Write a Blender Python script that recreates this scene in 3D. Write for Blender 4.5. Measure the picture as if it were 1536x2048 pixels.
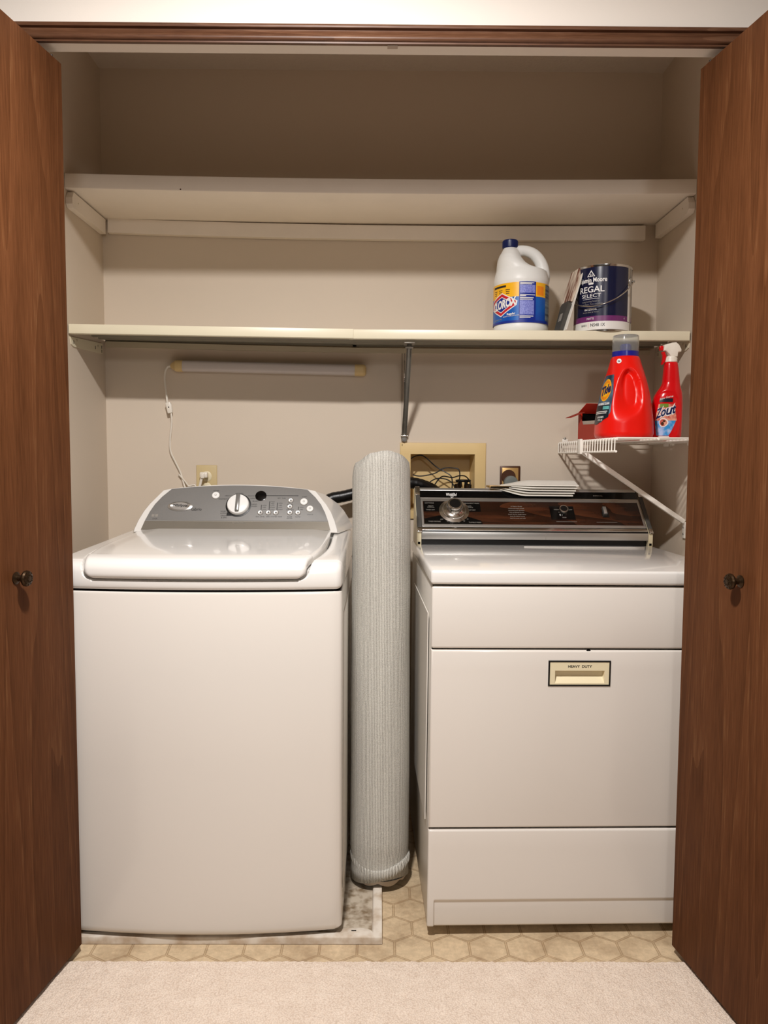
import bpy, bmesh, math, random
from math import sin, cos, pi, radians, sqrt, atan2
from mathutils import Vector, Matrix, noise
random.seed(4)
for o in list(bpy.data.objects): bpy.data.objects.remove(o)
sc = bpy.context.scene
COL = sc.collection

# ------------------------------------------------------------------ camera, light, exposure
CAM_H = 1.1786
def cam_basis(p, y, r):
    f = Vector((sin(y)*cos(p), cos(y)*cos(p), -sin(p)))
    r0 = Vector((cos(y), -sin(y), 0)); u0 = r0.cross(f)
    return r0*cos(r)+u0*sin(r), u0*cos(r)-r0*sin(r), f
_R, _U, _F = cam_basis(radians(4.038), radians(.331), radians(.306))
cd = bpy.data.cameras.new('camera'); cam = bpy.data.objects.new('camera', cd); COL.objects.link(cam)
cd.sensor_fit = 'HORIZONTAL'; cd.sensor_width = 36.0; cd.lens = 36.0*1538/1536; cd.clip_start = .02
cam.matrix_world = Matrix(((_R.x, _U.x, -_F.x, 0), (_R.y, _U.y, -_F.y, 0), (_R.z, _U.z, -_F.z, CAM_H), (0, 0, 0, 1)))
sc.camera = cam
w = bpy.data.worlds.new('world'); sc.world = w; w.use_nodes = True
w.node_tree.nodes['Background'].inputs[0].default_value = (.02, .018, .015, 1)
def lamp(name, loc, power, size, col):                      # flush round ceiling fittings shining down
    d = bpy.data.lights.new(name, 'AREA'); d.shape = 'DISK'; d.size = size; d.energy = power; d.color = col
    o = bpy.data.objects.new(name, d); COL.objects.link(o); o.location = loc; return o
lamp('hall_ceiling_lamp', (-.16, .81, 2.335), 80, .13, (1, .963, .94))
d = bpy.data.lights.new('hall_far_fill', 'POINT'); d.energy = 48; d.shadow_soft_size = .12; d.color = (1, .96, .935)  # added fill light with no fitting, to lift the upper shelf front
o = bpy.data.objects.new('hall_far_fill', d); COL.objects.link(o); o.location = (.30, -1.4, 2.0)
vs = sc.view_settings; vs.view_transform = 'Standard'; vs.look = 'None'; vs.gamma = 1; vs.use_curve_mapping = False
vs.exposure = -0.45
sc.cycles.use_denoising = True
sc.cycles.max_bounces = 10; sc.cycles.diffuse_bounces = 6

# ------------------------------------------------------------------ materials
def lin(c):
    c /= 255.0
    return c/12.92 if c <= .04045 else ((c+.055)/1.055)**2.4
def rgb(h):
    return (lin(int(h[0:2], 16)), lin(int(h[2:4], 16)), lin(int(h[4:6], 16)), 1)
def base_mat(name):
    m = bpy.data.materials.new(name); m.use_nodes = True
    nt = m.node_tree; return m, nt, nt.nodes['Principled BSDF']
def N(nt, t, **kw):
    n = nt.nodes.new(t)
    for k, v in kw.items():
        if k == 'inp':
            for i, val in v.items(): n.inputs[i].default_value = val
        else: setattr(n, k, v)
    return n
def mat(name, hx, rough=.5, metal=0, spec=.5, var=.05, vscale=14, bump=0, bscale=200, coat=0, trans=0, ior=1.45, hx2=None, stretch=None):
    """plain paint/plastic/metal with a little procedural mottling and optional fine bump"""
    m, nt, b = base_mat(name); L = nt.links
    tc = N(nt, 'ShaderNodeTexCoord'); src = tc.outputs['Object']
    if stretch:
        mp = N(nt, 'ShaderNodeMapping'); mp.inputs['Scale'].default_value = stretch; L.new(src, mp.inputs[0]); src = mp.outputs[0]
    nz = N(nt, 'ShaderNodeTexNoise', inp={'Scale': vscale, 'Detail': 4}); L.new(src, nz.inputs['Vector'])
    mx = N(nt, 'ShaderNodeMix', data_type='RGBA')
    c = rgb(hx); c2 = rgb(hx2) if hx2 else tuple(max(0, x*(1-2*var)) for x in c[:3])+(1,)
    mx.inputs[6].default_value = c; mx.inputs[7].default_value = c2
    if hx2:
        cr = N(nt, 'ShaderNodeMapRange', inp={1: .4, 2: .65}); L.new(nz.outputs[0], cr.inputs[0]); L.new(cr.outputs[0], mx.inputs[0])
    else: L.new(nz.outputs[0], mx.inputs[0])
    L.new(mx.outputs[2], b.inputs['Base Color'])
    b.inputs['Roughness'].default_value = rough; b.inputs['Metallic'].default_value = metal
    b.inputs['Specular IOR Level'].default_value = spec; b.inputs['Coat Weight'].default_value = coat
    b.inputs['Transmission Weight'].default_value = trans; b.inputs['IOR'].default_value = ior
    if bump:
        n2 = N(nt, 'ShaderNodeTexNoise', inp={'Scale': bscale, 'Detail': 3}); L.new(src, n2.inputs['Vector'])
        bp = N(nt, 'ShaderNodeBump', inp={'Strength': bump, 'Distance': .001}); L.new(n2.outputs[0], bp.inputs['Height']); L.new(bp.outputs[0], b.inputs['Normal'])
    return m
def math_(nt, op, a, b=None, c=None):
    n = N(nt, 'ShaderNodeMath', operation=op)
    for i, v in enumerate((a, b, c)):
        if v is None: continue
        if isinstance(v, (int, float)): n.inputs[i].default_value = v
        else: nt.links.new(v, n.inputs[i])
    return n.outputs[0]
def wood_mat(name, dark, mid, light, axis='Z', rough=.38, ring=26, fine=220, rw=.34, spec=.5):
    """veneer: long grain along one axis, cathedral rings from distorted bands, fine pores"""
    m, nt, b = base_mat(name); L = nt.links
    tc = N(nt, 'ShaderNodeTexCoord')
    sc_ = {'Z': (1, 1, .055), 'X': (.10, 1, 1), 'Y': (1, .1, 1)}[axis]
    mp = N(nt, 'ShaderNodeMapping'); mp.inputs['Scale'].default_value = sc_; L.new(tc.outputs['Object'], mp.inputs[0])
    n1 = N(nt, 'ShaderNodeTexNoise', inp={'Scale': 5.5, 'Detail': 2, 'Roughness': .45}); L.new(mp.outputs[0], n1.inputs['Vector'])
    r = math_(nt, 'FRACT', math_(nt, 'MULTIPLY', n1.outputs[0], ring))
    n2 = N(nt, 'ShaderNodeTexNoise', inp={'Scale': fine, 'Detail': 4}); L.new(mp.outputs[0], n2.inputs['Vector'])
    n3 = N(nt, 'ShaderNodeTexNoise', inp={'Scale': 9, 'Detail': 3}); L.new(mp.outputs[0], n3.inputs['Vector'])
    s = math_(nt, 'ADD', math_(nt, 'MULTIPLY', r, rw), math_(nt, 'ADD', math_(nt, 'MULTIPLY', n2.outputs[0], .55), math_(nt, 'MULTIPLY', n3.outputs[0], .35)))
    cr = N(nt, 'ShaderNodeValToRGB'); e = cr.color_ramp.elements
    e[0].position = .28; e[0].color = rgb(dark); e[1].position = .95; e[1].color = rgb(light)
    k = e.new(.62); k.color = rgb(mid)
    L.new(s, cr.inputs[0]); L.new(cr.outputs[0], b.inputs['Base Color'])
    b.inputs['Roughness'].default_value = rough; b.inputs['Specular IOR Level'].default_value = spec
    bp = N(nt, 'ShaderNodeBump', inp={'Strength': .25, 'Distance': .0006}); L.new(n2.outputs[0], bp.inputs['Height']); L.new(bp.outputs[0], b.inputs['Normal'])
    return m
def lino_mat():
    m, nt, b = base_mat('hexagon_linoleum'); L = nt.links
    W = .0903; Hh = W*sqrt(3)
    g = N(nt, 'ShaderNodeNewGeometry'); sp = N(nt, 'ShaderNodeSeparateXYZ'); L.new(g.outputs['Position'], sp.inputs[0])
    x = math_(nt, 'ADD', sp.outputs[0], -.0865+W*20); y = math_(nt, 'ADD', sp.outputs[1], -1.773+Hh*20)
    def cell(ox, oy):
        cx = math_(nt, 'SUBTRACT', math_(nt, 'MODULO', math_(nt, 'ADD', x, ox), W), W/2)
        cy = math_(nt, 'SUBTRACT', math_(nt, 'MODULO', math_(nt, 'ADD', y, oy), Hh), Hh/2)
        ax = math_(nt, 'ABSOLUTE', cx); ay = math_(nt, 'ABSOLUTE', cy)
        return math_(nt, 'MAXIMUM', ax, math_(nt, 'ADD', math_(nt, 'MULTIPLY', ax, .5), math_(nt, 'MULTIPLY', ay, .8660)))
    d = math_(nt, 'SUBTRACT', W/2, math_(nt, 'MINIMUM', cell(W/2, Hh/2), cell(0, 0)))
    cr = N(nt, 'ShaderNodeValToRGB'); e = cr.color_ramp.elements; cr.color_ramp.interpolation = 'LINEAR'
    tile, line, mid = rgb('D3BC9A'), rgb('A68C6C'), rgb('C6AE8C')
    e[0].position = 0; e[0].color = mid; e[1].position = 1; e[1].color = tile
    for p, c in ((.11, mid), (.18, line), (.28, line), (.36, tile)): k = e.new(p); k.color = c
    L.new(math_(nt, 'MULTIPLY', d, 100), cr.inputs[0])
    n1 = N(nt, 'ShaderNodeTexNoise', inp={'Scale': 55, 'Detail': 8, 'Roughness': .78}); L.new(g.outputs['Position'], n1.inputs['Vector'])
    n2 = N(nt, 'ShaderNodeTexNoise', inp={'Scale': 7, 'Detail': 5, 'Roughness': .75}); L.new(g.outputs['Position'], n2.inputs['Vector'])
    v = N(nt, 'ShaderNodeMapRange', inp={1: .32, 2: .7, 3: .74, 4: 1.1}); L.new(n1.outputs[0], v.inputs[0])
    dr = N(nt, 'ShaderNodeMapRange', inp={1: .47, 2: .68, 3: 0, 4: .95}); L.new(n2.outputs[0], dr.inputs[0])
    m1 = N(nt, 'ShaderNodeMix', data_type='RGBA', blend_type='MULTIPLY'); m1.inputs[0].default_value = 1
    cb = N(nt, 'ShaderNodeCombineColor'); [L.new(v.outputs[0], cb.inputs[i]) for i in range(3)]
    L.new(cr.outputs[0], m1.inputs[6]); L.new(cb.outputs[0], m1.inputs[7])
    m2 = N(nt, 'ShaderNodeMix', data_type='RGBA'); L.new(math_(nt, 'MULTIPLY', dr.outputs[0], n1.outputs[0]), m2.inputs[0])
    L.new(m1.outputs[2], m2.inputs[6]); m2.inputs[7].default_value = rgb('6E4F2E')
    L.new(m2.outputs[2], b.inputs['Base Color']); b.inputs['Roughness'].default_value = .42
    bp = N(nt, 'ShaderNodeBump', inp={'Strength': .4, 'Distance': .0008}); L.new(cr.outputs[0], bp.inputs['Height']); L.new(bp.outputs[0], b.inputs['Normal'])
    return m
def carpet_mat():
    m, nt, b = base_mat('loop_carpet'); L = nt.links
    g = N(nt, 'ShaderNodeNewGeometry')
    n1 = N(nt, 'ShaderNodeTexVoronoi', inp={'Scale': 260}); L.new(g.outputs['Position'], n1.inputs['Vector'])
    n2 = N(nt, 'ShaderNodeTexNoise', inp={'Scale': 30, 'Detail': 5}); L.new(g.outputs['Position'], n2.inputs['Vector'])
    mx = N(nt, 'ShaderNodeMix', data_type='RGBA'); mx.inputs[6].default_value = rgb('EBDCCC'); mx.inputs[7].default_value = rgb('BFA996')
    L.new(math_(nt, 'ADD', math_(nt, 'MULTIPLY', n1.outputs['Distance'], .8), math_(nt, 'MULTIPLY', math_(nt, 'SUBTRACT', n2.outputs[0], .5), .5)), mx.inputs[0])
    L.new(mx.outputs[2], b.inputs['Base Color']); b.inputs['Roughness'].default_value = .95; b.inputs['Specular IOR Level'].default_value = .1
    b.inputs['Sheen Weight'].default_value = .15
    bp = N(nt, 'ShaderNodeBump', inp={'Strength': .6, 'Distance': .003}); bp.invert = True; L.new(n1.outputs['Distance'], bp.inputs['Height']); L.new(bp.outputs[0], b.inputs['Normal'])
    return m
def weave_mat():
    """rolled rug pad: fine vertical ribs round the roll, knotted along their length"""
    m, nt, b = base_mat('ribbed_rug_backing'); L = nt.links
    tc = N(nt, 'ShaderNodeTexCoord'); sp = N(nt, 'ShaderNodeSeparateXYZ'); L.new(tc.outputs['Object'], sp.inputs[0])
    a = math_(nt, 'ARCTAN2', sp.outputs[1], sp.outputs[0])
    nz = N(nt, 'ShaderNodeTexNoise', inp={'Scale': 25, 'Detail': 3}); L.new(tc.outputs['Object'], nz.inputs['Vector'])
    rib = math_(nt, 'SINE', math_(nt, 'ADD', math_(nt, 'MULTIPLY', a, 118), math_(nt, 'MULTIPLY', nz.outputs[0], 4)))
    kn = math_(nt, 'SINE', math_(nt, 'ADD', math_(nt, 'MULTIPLY', sp.outputs[2], 2100), math_(nt, 'MULTIPLY', a, 7)))
    fz = N(nt, 'ShaderNodeTexNoise', inp={'Scale': 420, 'Detail': 2}); L.new(tc.outputs['Object'], fz.inputs['Vector'])
    h = math_(nt, 'ADD', math_(nt, 'MULTIPLY', rib, .72), math_(nt, 'ADD', math_(nt, 'MULTIPLY', kn, .13), math_(nt, 'MULTIPLY', math_(nt, 'SUBTRACT', fz.outputs[0], .5), 1.6)))
    mr = N(nt, 'ShaderNodeMapRange', inp={1: -.9, 2: .9}); L.new(h, mr.inputs[0])
    mx = N(nt, 'ShaderNodeMix', data_type='RGBA'); mx.inputs[6].default_value = rgb('8F8C84'); mx.inputs[7].default_value = rgb('DBD8CF'); L.new(mr.outputs[0], mx.inputs[0])
    L.new(mx.outputs[2], b.inputs['Base Color']); b.inputs['Roughness'].default_value = .92; b.inputs['Specular IOR Level'].default_value = .15
    bp = N(nt, 'ShaderNodeBump', inp={'Strength': .55, 'Distance': .0012}); L.new(h, bp.inputs['Height']); L.new(bp.outputs[0], b.inputs['Normal'])
    return m
M_ = {}
def mk():
    m = M_
    m['wall'] = mat('beige_wall_paint', 'D2C4B2', .62, var=.02, vscale=3, bump=.12, bscale=260)
    m['hall'] = mat('white_wall_paint', 'E6DED4', .6, var=.02, vscale=3, bump=.1, bscale=260)
    m['ceil'] = mat('textured_ceiling', 'DDD3C6', .9, var=.04, vscale=60, bump=.9, bscale=120)
    m['lino'] = lino_mat(); m['carpet'] = carpet_mat(); m['weave'] = weave_mat()
    m['door'] = wood_mat('birch_veneer_door', '452713', '613B22', '85603F', 'Z', .62, ring=13, rw=.17, spec=.07)
    m['casing'] = wood_mat('stained_casing', '452A1B', '62412D', '80604A', 'X', .42, ring=9, rw=.2, spec=.35)
    m['panelwood'] = wood_mat('dark_burl_panel', '0D0603', '2C150A', '522C18', 'X', .22, ring=17, fine=90)
    m['enamel'] = mat('white_enamel', 'DCD6CE', .2, var=.012, vscale=4, coat=.3)
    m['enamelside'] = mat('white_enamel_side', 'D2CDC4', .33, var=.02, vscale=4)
    m['gloss'] = mat('white_gloss_plastic', 'E2DFDA', .14, var=.01, vscale=5, coat=.4)
    m['shelfwhite'] = mat('old_white_shelf_paint', 'F1E8DC', .5, var=.05, vscale=9, bump=.1, bscale=60)
    m['cream'] = mat('cream_steel_enamel', 'E4DCC2', .35, var=.02)
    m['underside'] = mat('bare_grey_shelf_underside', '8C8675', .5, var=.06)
    m['creamdull'] = mat('cream_painted_strip', 'CDC2A8', .5, var=.05)
    m['ivory'] = mat('ivory_plastic', 'E2D6B4', .4, var=.03)
    m['tan'] = mat('tan_plastic', 'DCC088', .42, var=.03)
    m['tanplate'] = mat('tan_wall_plate', 'CDB98C', .4, var=.03)
    m['black'] = mat('black_plastic', '0B0A0A', .35, var=.1)
    m['blackgloss'] = mat('black_glass', '060607', .12, var=.1)
    m['gap'] = mat('dark_gap', '080605', .9, var=.1, spec=.1)
    m['chrome'] = mat('bright_chrome', 'D8D4CE', .16, metal=1, var=.04)
    m['satin'] = mat('satin_aluminium', 'C9C7C3', .34, metal=.9, var=.04, stretch=(.05, 3, 3), vscale=60)
    m['steel'] = mat('worn_zinc_steel', 'A8A49C', .42, metal=.75, var=.2, vscale=40)
    m['trimgrey'] = mat('dark_grey_trim', '4A4844', .4, var=.06)
    m['fascia'] = mat('grey_metallic_paint', '7E7C79', .52, metal=.1, var=.05, vscale=300)
    m['fasciaband'] = mat('grey_gloss_band', '8B857A', .2, metal=.35, var=.05)
    m['dialwhite'] = mat('dial_white', 'ECEBE8', .2, var=.01)
    m['dialgrey'] = mat('dial_grey', '8F8D8A', .25, metal=.5, var=.03)
    m['ink'] = mat('dark_print', '262422', .5, var=.02)
    m['whiteink'] = mat('white_print', 'E8E6E2', .45, var=.01)
    m['greyink'] = mat('grey_print', '8D8880', .5, var=.02)
    m['pan'] = mat('grimy_white_pan', 'DCD3C6', .4, hx2='B9A58E', vscale=22)
    m['panfloor'] = mat('limescaled_pan_floor', 'B9AD9B', .5, hx2='7E6C55', vscale=45, bump=.4, bscale=70)
    m['jug'] = mat('white_hdpe', 'E6E6E2', .38, var=.01, spec=.4)
    m['navy'] = mat('navy_cap', '0C1B4F', .35, var=.03)
    m['yellow'] = mat('yellow_label', 'F6B71C', .35, var=.02)
    m['blue'] = mat('blue_label', '0F62B4', .32, hx2='0A3FA0', vscale=12)
    m['deepblue'] = mat('deep_blue_label', '122C8C', .35, var=.05)
    m['palevio'] = mat('small_print_block', '8F97D8', .4, hx2='5D66B8', vscale=420)
    m['stripe'] = mat('striped_print', '7E8C96', .4, hx2='1E2A44', vscale=160, stretch=(.05, .05, 1))
    m['redlogo'] = mat('red_logo', 'C41F2C', .35, var=.02)
    m['cannavy'] = mat('navy_can_print', '0E1536', .22, var=.06, coat=.3)
    m['purple'] = mat('purple_band', '6E2C66', .3, var=.03)
    m['canwhite'] = mat('white_can_print', 'E5E2DC', .3, var=.02)
    m['red'] = mat('red_hdpe', 'E01408', .3, var=.03, spec=.45)
    m['red2'] = mat('deep_red_plastic', 'CE0A12', .22, var=.03)
    m['redcard'] = mat('red_carton', 'D22A12', .5, var=.05)
    m['redside'] = mat('brick_carton_side', 'A33A2C', .55, var=.05)
    m['card'] = mat('grey_card_inside', 'B3A596', .8, var=.06)
    m['clear'] = mat('clear_cap', 'F2F4F4', .18, var=.0, trans=.92, ior=1.2)
    m['bluecap'] = mat('blue_spout', '1B1F86', .25, var=.03)
    m['orange'] = mat('orange_print', 'F08A12', .4, var=.03)
    m['slate'] = mat('slate_label', '5C7488', .35, hx2='1A2B3E', vscale=18)
    m['darklabel'] = mat('dark_label', '0F1C28', .35, var=.05)
    m['teal'] = mat('teal_print', '5FA9A6', .4, var=.03)
    m['sky'] = mat('sky_print', '2E8FD0', .4, hx2='A9B9DE', vscale=70)
    m['peach'] = mat('peach_print', 'E2A58C', .4, hx2='B9453A', vscale=70)
    m['green'] = mat('green_print', '6C8A2C', .4, var=.05)
    m['paper'] = mat('white_paper', 'E4E0D6', .7, var=.03, vscale=30)
    m['paperdark'] = mat('printed_paper_edge', '8B8171', .7, hx2='2E2822', vscale=60)
    m['bristle'] = mat('brown_bristle_print', '6E3B28', .6, hx2='E3D6C2', vscale=30, stretch=(3, 3, .35))
    m['wire'] = mat('white_vinyl_wire', 'EDE8DE', .35, var=.02)
    m['brownmetal'] = mat('brown_plate', '4E2E1C', .35, metal=.2, var=.1)
    m['gold'] = mat('brass_face', 'C9A468', .32, metal=.5, var=.1)
    m['greyplug'] = mat('grey_plug', '6E7470', .45, var=.04)
    m['antique'] = mat('antique_brass', '4A3826', .34, metal=.8, var=.3, vscale=120)
    m['lens'] = mat('ribbed_light_lens', 'D2C8C2', .3, var=.06, stretch=(.02, 8, 8), vscale=90)
    m['whiteplastic'] = mat('white_plastic', 'E6DFD2', .35, var=.02)
    m['track'] = mat('grey_painted_track', 'B5A598', .5, var=.03)
mk(); M = M_

# ------------------------------------------------------------------ mesh builder
class MB:
    def __init__(s): s.v = []; s.f = []; s.mi = []; s.mats = []
    def add(s, verts, faces, m, T=None):
        if isinstance(m, str): m = M[m]
        if m not in s.mats: s.mats.append(m)
        k = s.mats.index(m); n = len(s.v)
        s.v += [tuple(T @ Vector(p)) if T is not None else tuple(p) for p in verts]
        s.f += [tuple(i+n for i in f) for f in faces]; s.mi += [k]*len(faces); return s
    def bm(s, b, m, T=None):
        b.verts.index_update()
        s.add([v.co.copy() for v in b.verts], [[v.index for v in f.verts] for f in b.faces], m, T); b.free(); return s
    def box(s, x0, x1, y0, y1, z0, z1, m, r=0, seg=2, T=None):
        b = bmesh.new(); bmesh.ops.create_cube(b, size=1)
        for v in b.verts: v.co = Vector(((x0+x1)/2+v.co.x*(x1-x0), (y0+y1)/2+v.co.y*(y1-y0), (z0+z1)/2+v.co.z*(z1-z0)))
        if r: bmesh.ops.bevel(b, geom=b.edges[:], offset=r, segments=seg, affect='EDGES', profile=.5)
        return s.bm(b, m, T)
    def rings(s, R, m, caps=(True, True), closed=True, T=None):
        n = len(R[0]); V = [p for r in R for p in r]; F = []
        for i in range(len(R)-1):
            for j in range(n if closed else n-1):
                k = (j+1) % n; F.append((i*n+j, i*n+k, (i+1)*n+k, (i+1)*n+j))
        if caps[0]: F.append(tuple(reversed(range(n))))
        if caps[1]: F.append(tuple((len(R)-1)*n+j for j in range(n)))
        return s.add(V, F, m, T)
    def lathe(s, prof, m, seg=32, T=None, caps=(True, True)):
        return s.rings([[(r*cos(2*pi*j/seg), r*sin(2*pi*j/seg), z) for j in range(seg)] for r, z in prof], m, caps, True, T)
    def cyl(s, p, q, r, m, seg=16, r2=None):
        p, q = Vector(p), Vector(q); d = q-p
        T = Matrix.Translation(p) @ d.to_track_quat('Z', 'Y').to_matrix().to_4x4()
        return s.lathe([(r, 0), (r if r2 is None else r2, d.length)], m, seg, T)
    def tube(s, pts, r, m, seg=8, flat=1, caps=(True, True)):
        P = [Vector(p) for p in pts]; R = []; up = None
        for i, p in enumerate(P):
            t = (P[min(i+1, len(P)-1)]-P[max(i-1, 0)]).normalized()
            if up is None: up = t.orthogonal().normalized()
            up = (up-t*up.dot(t)).normalized(); sd = t.cross(up)
            rr = r[i] if isinstance(r, (list, tuple)) else r
            R.append([p+up*cos(2*pi*j/seg)*rr+sd*sin(2*pi*j/seg)*rr*flat for j in range(seg)])
        return s.rings(R, m, caps)
    def prism(s, poly, a, b, m, T=None, r=0, bev='b'):
        """polygon in local xy from z=a to z=b; r bevels the rim of the z=b face"""
        bm_ = bmesh.new(); lo = [bm_.verts.new((x, y, a)) for x, y in poly]; hi = [bm_.verts.new((x, y, b)) for x, y in poly]
        n = len(poly); bm_.faces.new(list(reversed(lo))); top = bm_.faces.new(hi)
        for i in range(n): bm_.faces.new((lo[i], lo[(i+1) % n], hi[(i+1) % n], hi[i]))
        bmesh.ops.recalc_face_normals(bm_, faces=bm_.faces[:])
        if r: bmesh.ops.bevel(bm_, geom=list(top.edges), offset=r, segments=2, affect='EDGES', profile=.5)
        bmesh.ops.triangulate(bm_, faces=[f for f in bm_.faces if len(f.verts) > 4])
        return s.bm(bm_, m, T)
    def holed(s, x0, x1, z0, z1, h, y0, y1, m, r=0, T=None):
        """slab in the xz plane between y0 (front) and y1 with a rectangular hole h=(hx0,hx1,hz0,hz1)"""
        b = bmesh.new(); xs = [x0, h[0], h[1], x1]; zs = [z0, h[2], h[3], z1]
        G = [[[b.verts.new((x, y, z)) for z in zs] for x in xs] for y in (y0, y1)]
        for i in range(3):
            for j in range(3):
                if (i, j) == (1, 1): continue
                b.faces.new((G[0][i][j], G[0][i+1][j], G[0][i+1][j+1], G[0][i][j+1]))
                b.faces.new((G[1][i][j], G[1][i][j+1], G[1][i+1][j+1], G[1][i+1][j]))
        def side(a, c): b.faces.new((G[0][a[0]][a[1]], G[1][a[0]][a[1]], G[1][c[0]][c[1]], G[0][c[0]][c[1]]))
        for k in range(3): side((k, 0), (k+1, 0)); side((k+1, 3), (k, 3)); side((0, k+1), (0, k)); side((3, k), (3, k+1))
        side((2, 1), (1, 1)); side((1, 2), (2, 2)); side((1, 1), (1, 2)); side((2, 2), (2, 1))
        bmesh.ops.recalc_face_normals(b, faces=b.faces[:])
        if r:
            E = [e for e in b.edges if all(abs(v.co.y-y0) < 1e-6 for v in e.verts) and (all(abs(v.co.x-x0) < 1e-6 for v in e.verts) or all(abs(v.co.x-x1) < 1e-6 for v in e.verts) or all(abs(v.co.z-z0) < 1e-6 for v in e.verts) or all(abs(v.co.z-z1) < 1e-6 for v in e.verts))]
            bmesh.ops.bevel(b, geom=E, offset=r, segments=3, affect='EDGES', profile=.5)
        return s.bm(b, m, T)
    def grid(s, fn, nu, nv, m, T=None):
        V = [fn(i/nu, j/nv) for j in range(nv+1) for i in range(nu+1)]
        F = [(j*(nu+1)+i, j*(nu+1)+i+1, (j+1)*(nu+1)+i+1, (j+1)*(nu+1)+i) for j in range(nv) for i in range(nu)]
        return s.add(V, F, m, T)
    def text(s, txt, size, m, T=None, fn=None, width=None, shear=0, bold=0, ext=.0002, align='CENTER'):
        cu = bpy.data.curves.new('lettering', 'FONT'); cu.body = txt; cu.size = size; cu.align_x = align; cu.align_y = 'CENTER'
        cu.extrude = ext; cu.shear = shear; cu.offset = bold*size; cu.resolution_u = 3
        ob = bpy.data.objects.new('lettering', cu); COL.objects.link(ob)
        me = bpy.data.meshes.new_from_object(ob.evaluated_get(bpy.context.evaluated_depsgraph_get()))
        V = [v.co.copy() for v in me.vertices]; F = [tuple(p.vertices) for p in me.polygons]
        bpy.data.objects.remove(ob); bpy.data.curves.remove(cu); bpy.data.meshes.remove(me)
        if not V: return s
        if width:
            a = min(v.x for v in V); c = max(v.x for v in V); k = width/(c-a)
            for v in V: v.x = v.x*k
        if fn: V = [Vector(fn(v.x, v.y, v.z)) for v in V]
        return s.add(V, F, m, T)
    def build(s, name, parent=None, sharp=32, smooth=True, label=None):
        me = bpy.data.meshes.new(name); me.from_pydata(s.v, [], s.f)
        for m in s.mats: me.materials.append(m)
        me.polygons.foreach_set('material_index', s.mi)
        b = bmesh.new(); b.from_mesh(me); bmesh.ops.recalc_face_normals(b, faces=b.faces[:]) if len(b.faces) < 60000 and not getattr(s, 'keep', False) else None
        b.to_mesh(me); b.free()
        if smooth:
            me.polygons.foreach_set('use_smooth', [True]*len(me.polygons)); me.set_sharp_from_angle(angle=radians(sharp))
        o = bpy.data.objects.new(name, me); COL.objects.link(o)
        if parent: o.parent = parent
        if label: o['label'] = label
        return o
def tag(o, label, cat=None, group=None, kind=None):
    o['label'] = label
    if cat: o['category'] = cat
    if group: o['group'] = group
    if kind: o['kind'] = kind
    return o
def thing(name, label, cat, loc=(0, 0, 0), rot=(0, 0, 0), group=None, kind=None):
    o = bpy.data.objects.new(name, None); COL.objects.link(o); o.location = loc; o.rotation_euler = rot; o.empty_display_size = .05
    return tag(o, label, cat, group, kind)
def struct(name, mb, label=None, sharp=32):
    o = mb.build(name, sharp=sharp); o['kind'] = 'structure'
    if label: o['label'] = label
    return o
def smooth_path(P, n=8):
    P = [Vector(p) for p in P]; out = []
    for i in range(len(P)-1):
        a, b, c, d = P[max(i-1, 0)], P[i], P[i+1], P[min(i+2, len(P)-1)]
        for k in range(n):
            t = k/n; out.append(.5*((2*b)+(c-a)*t+(2*a-5*b+4*c-d)*t*t+(3*b-a-3*c+d)*t**3))
    return out+[P[-1]]
def lerp_tab(tab, t):
    for (a, p), (b, q) in zip(tab, tab[1:]):
        if t <= b:
            k = 0 if b == a else max(0, (t-a)/(b-a))
            if isinstance(p, (tuple, list)): return tuple(x+(y-x)*k for x, y in zip(p, q))
            return p+(q-p)*k
    return tab[-1][1]
def sstep(a, b, x):
    t = max(0, min(1, (x-a)/(b-a))); return t*t*(3-2*t)

# ------------------------------------------------------------------ the room
XL, XR, YB, YF, ZC = -.918, .919, 2.60, 1.716, 2.436       # closet: side walls, back wall, hall face of the front wall, ceiling
FW = .036                                                  # front wall thickness
OP = .765; OH = 2.06                                       # opening half width and height
HX, HY = 2.2, -2.2                                        # the hall the photograph is taken from
b = MB().box(-1.5, 1.5, YF-.006, YB+.1, -.05, 0, 'lino').box(-.80, .80, YF-.004, YF+.0022, -.01, .0016, 'brownmetal'); struct('floor', b, 'beige linoleum floor printed with hexagon tiles inside the closet')
b = MB(); nx, ny = 420, 150
def carpet_pt(u, v):
    x = -.84+1.68*u; y = 1.06+(YF-.002-1.06)*v
    if v == 1: y += .004*(noise.noise((x*70, 3.1, 0))) - .001
    z = .010+.0022*noise.noise((x*160, y*160, 1.7))+.0012*noise.noise((x*40, y*40, 5))
    if v > .995: z -= .006
    return (x, y, z)
b.grid(carpet_pt, nx, ny, 'carpet')
for bx in ((-HX, -.84, 1.06, YF-.003), (.84, HX, 1.06, YF-.003), (-HX, HX, HY, 1.06)): b.box(bx[0], bx[1], bx[2], bx[3], -.05, .0105, 'carpet')
b.box(-.84, .84, 1.06, YF-.004, -.05, .002, 'carpet')
struct('floor_carpet', b, 'pale beige loop pile carpet in front of the closet')
struct('ceiling', MB().box(-HX-.1, HX+.1, HY-.1, YB+.1, ZC, ZC+.05, 'ceil'), 'textured white ceiling')
b = MB().holed(XL-.2, XR+.2, -.05, ZC, (.100, .3225, 1.0, 1.1915), YB, YB+.10, 'wall'); struct('wall_back', b, 'beige painted back wall of the closet')
struct('wall_left', MB().box(XL-.1, XL, YF+FW, YB, -.05, ZC, 'wall'), 'beige painted left wall of the closet')
struct('wall_right', MB().box(XR, XR+.1, YF+FW, YB, -.05, ZC, 'wall'), 'beige painted right wall of the closet')
b = MB()
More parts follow.
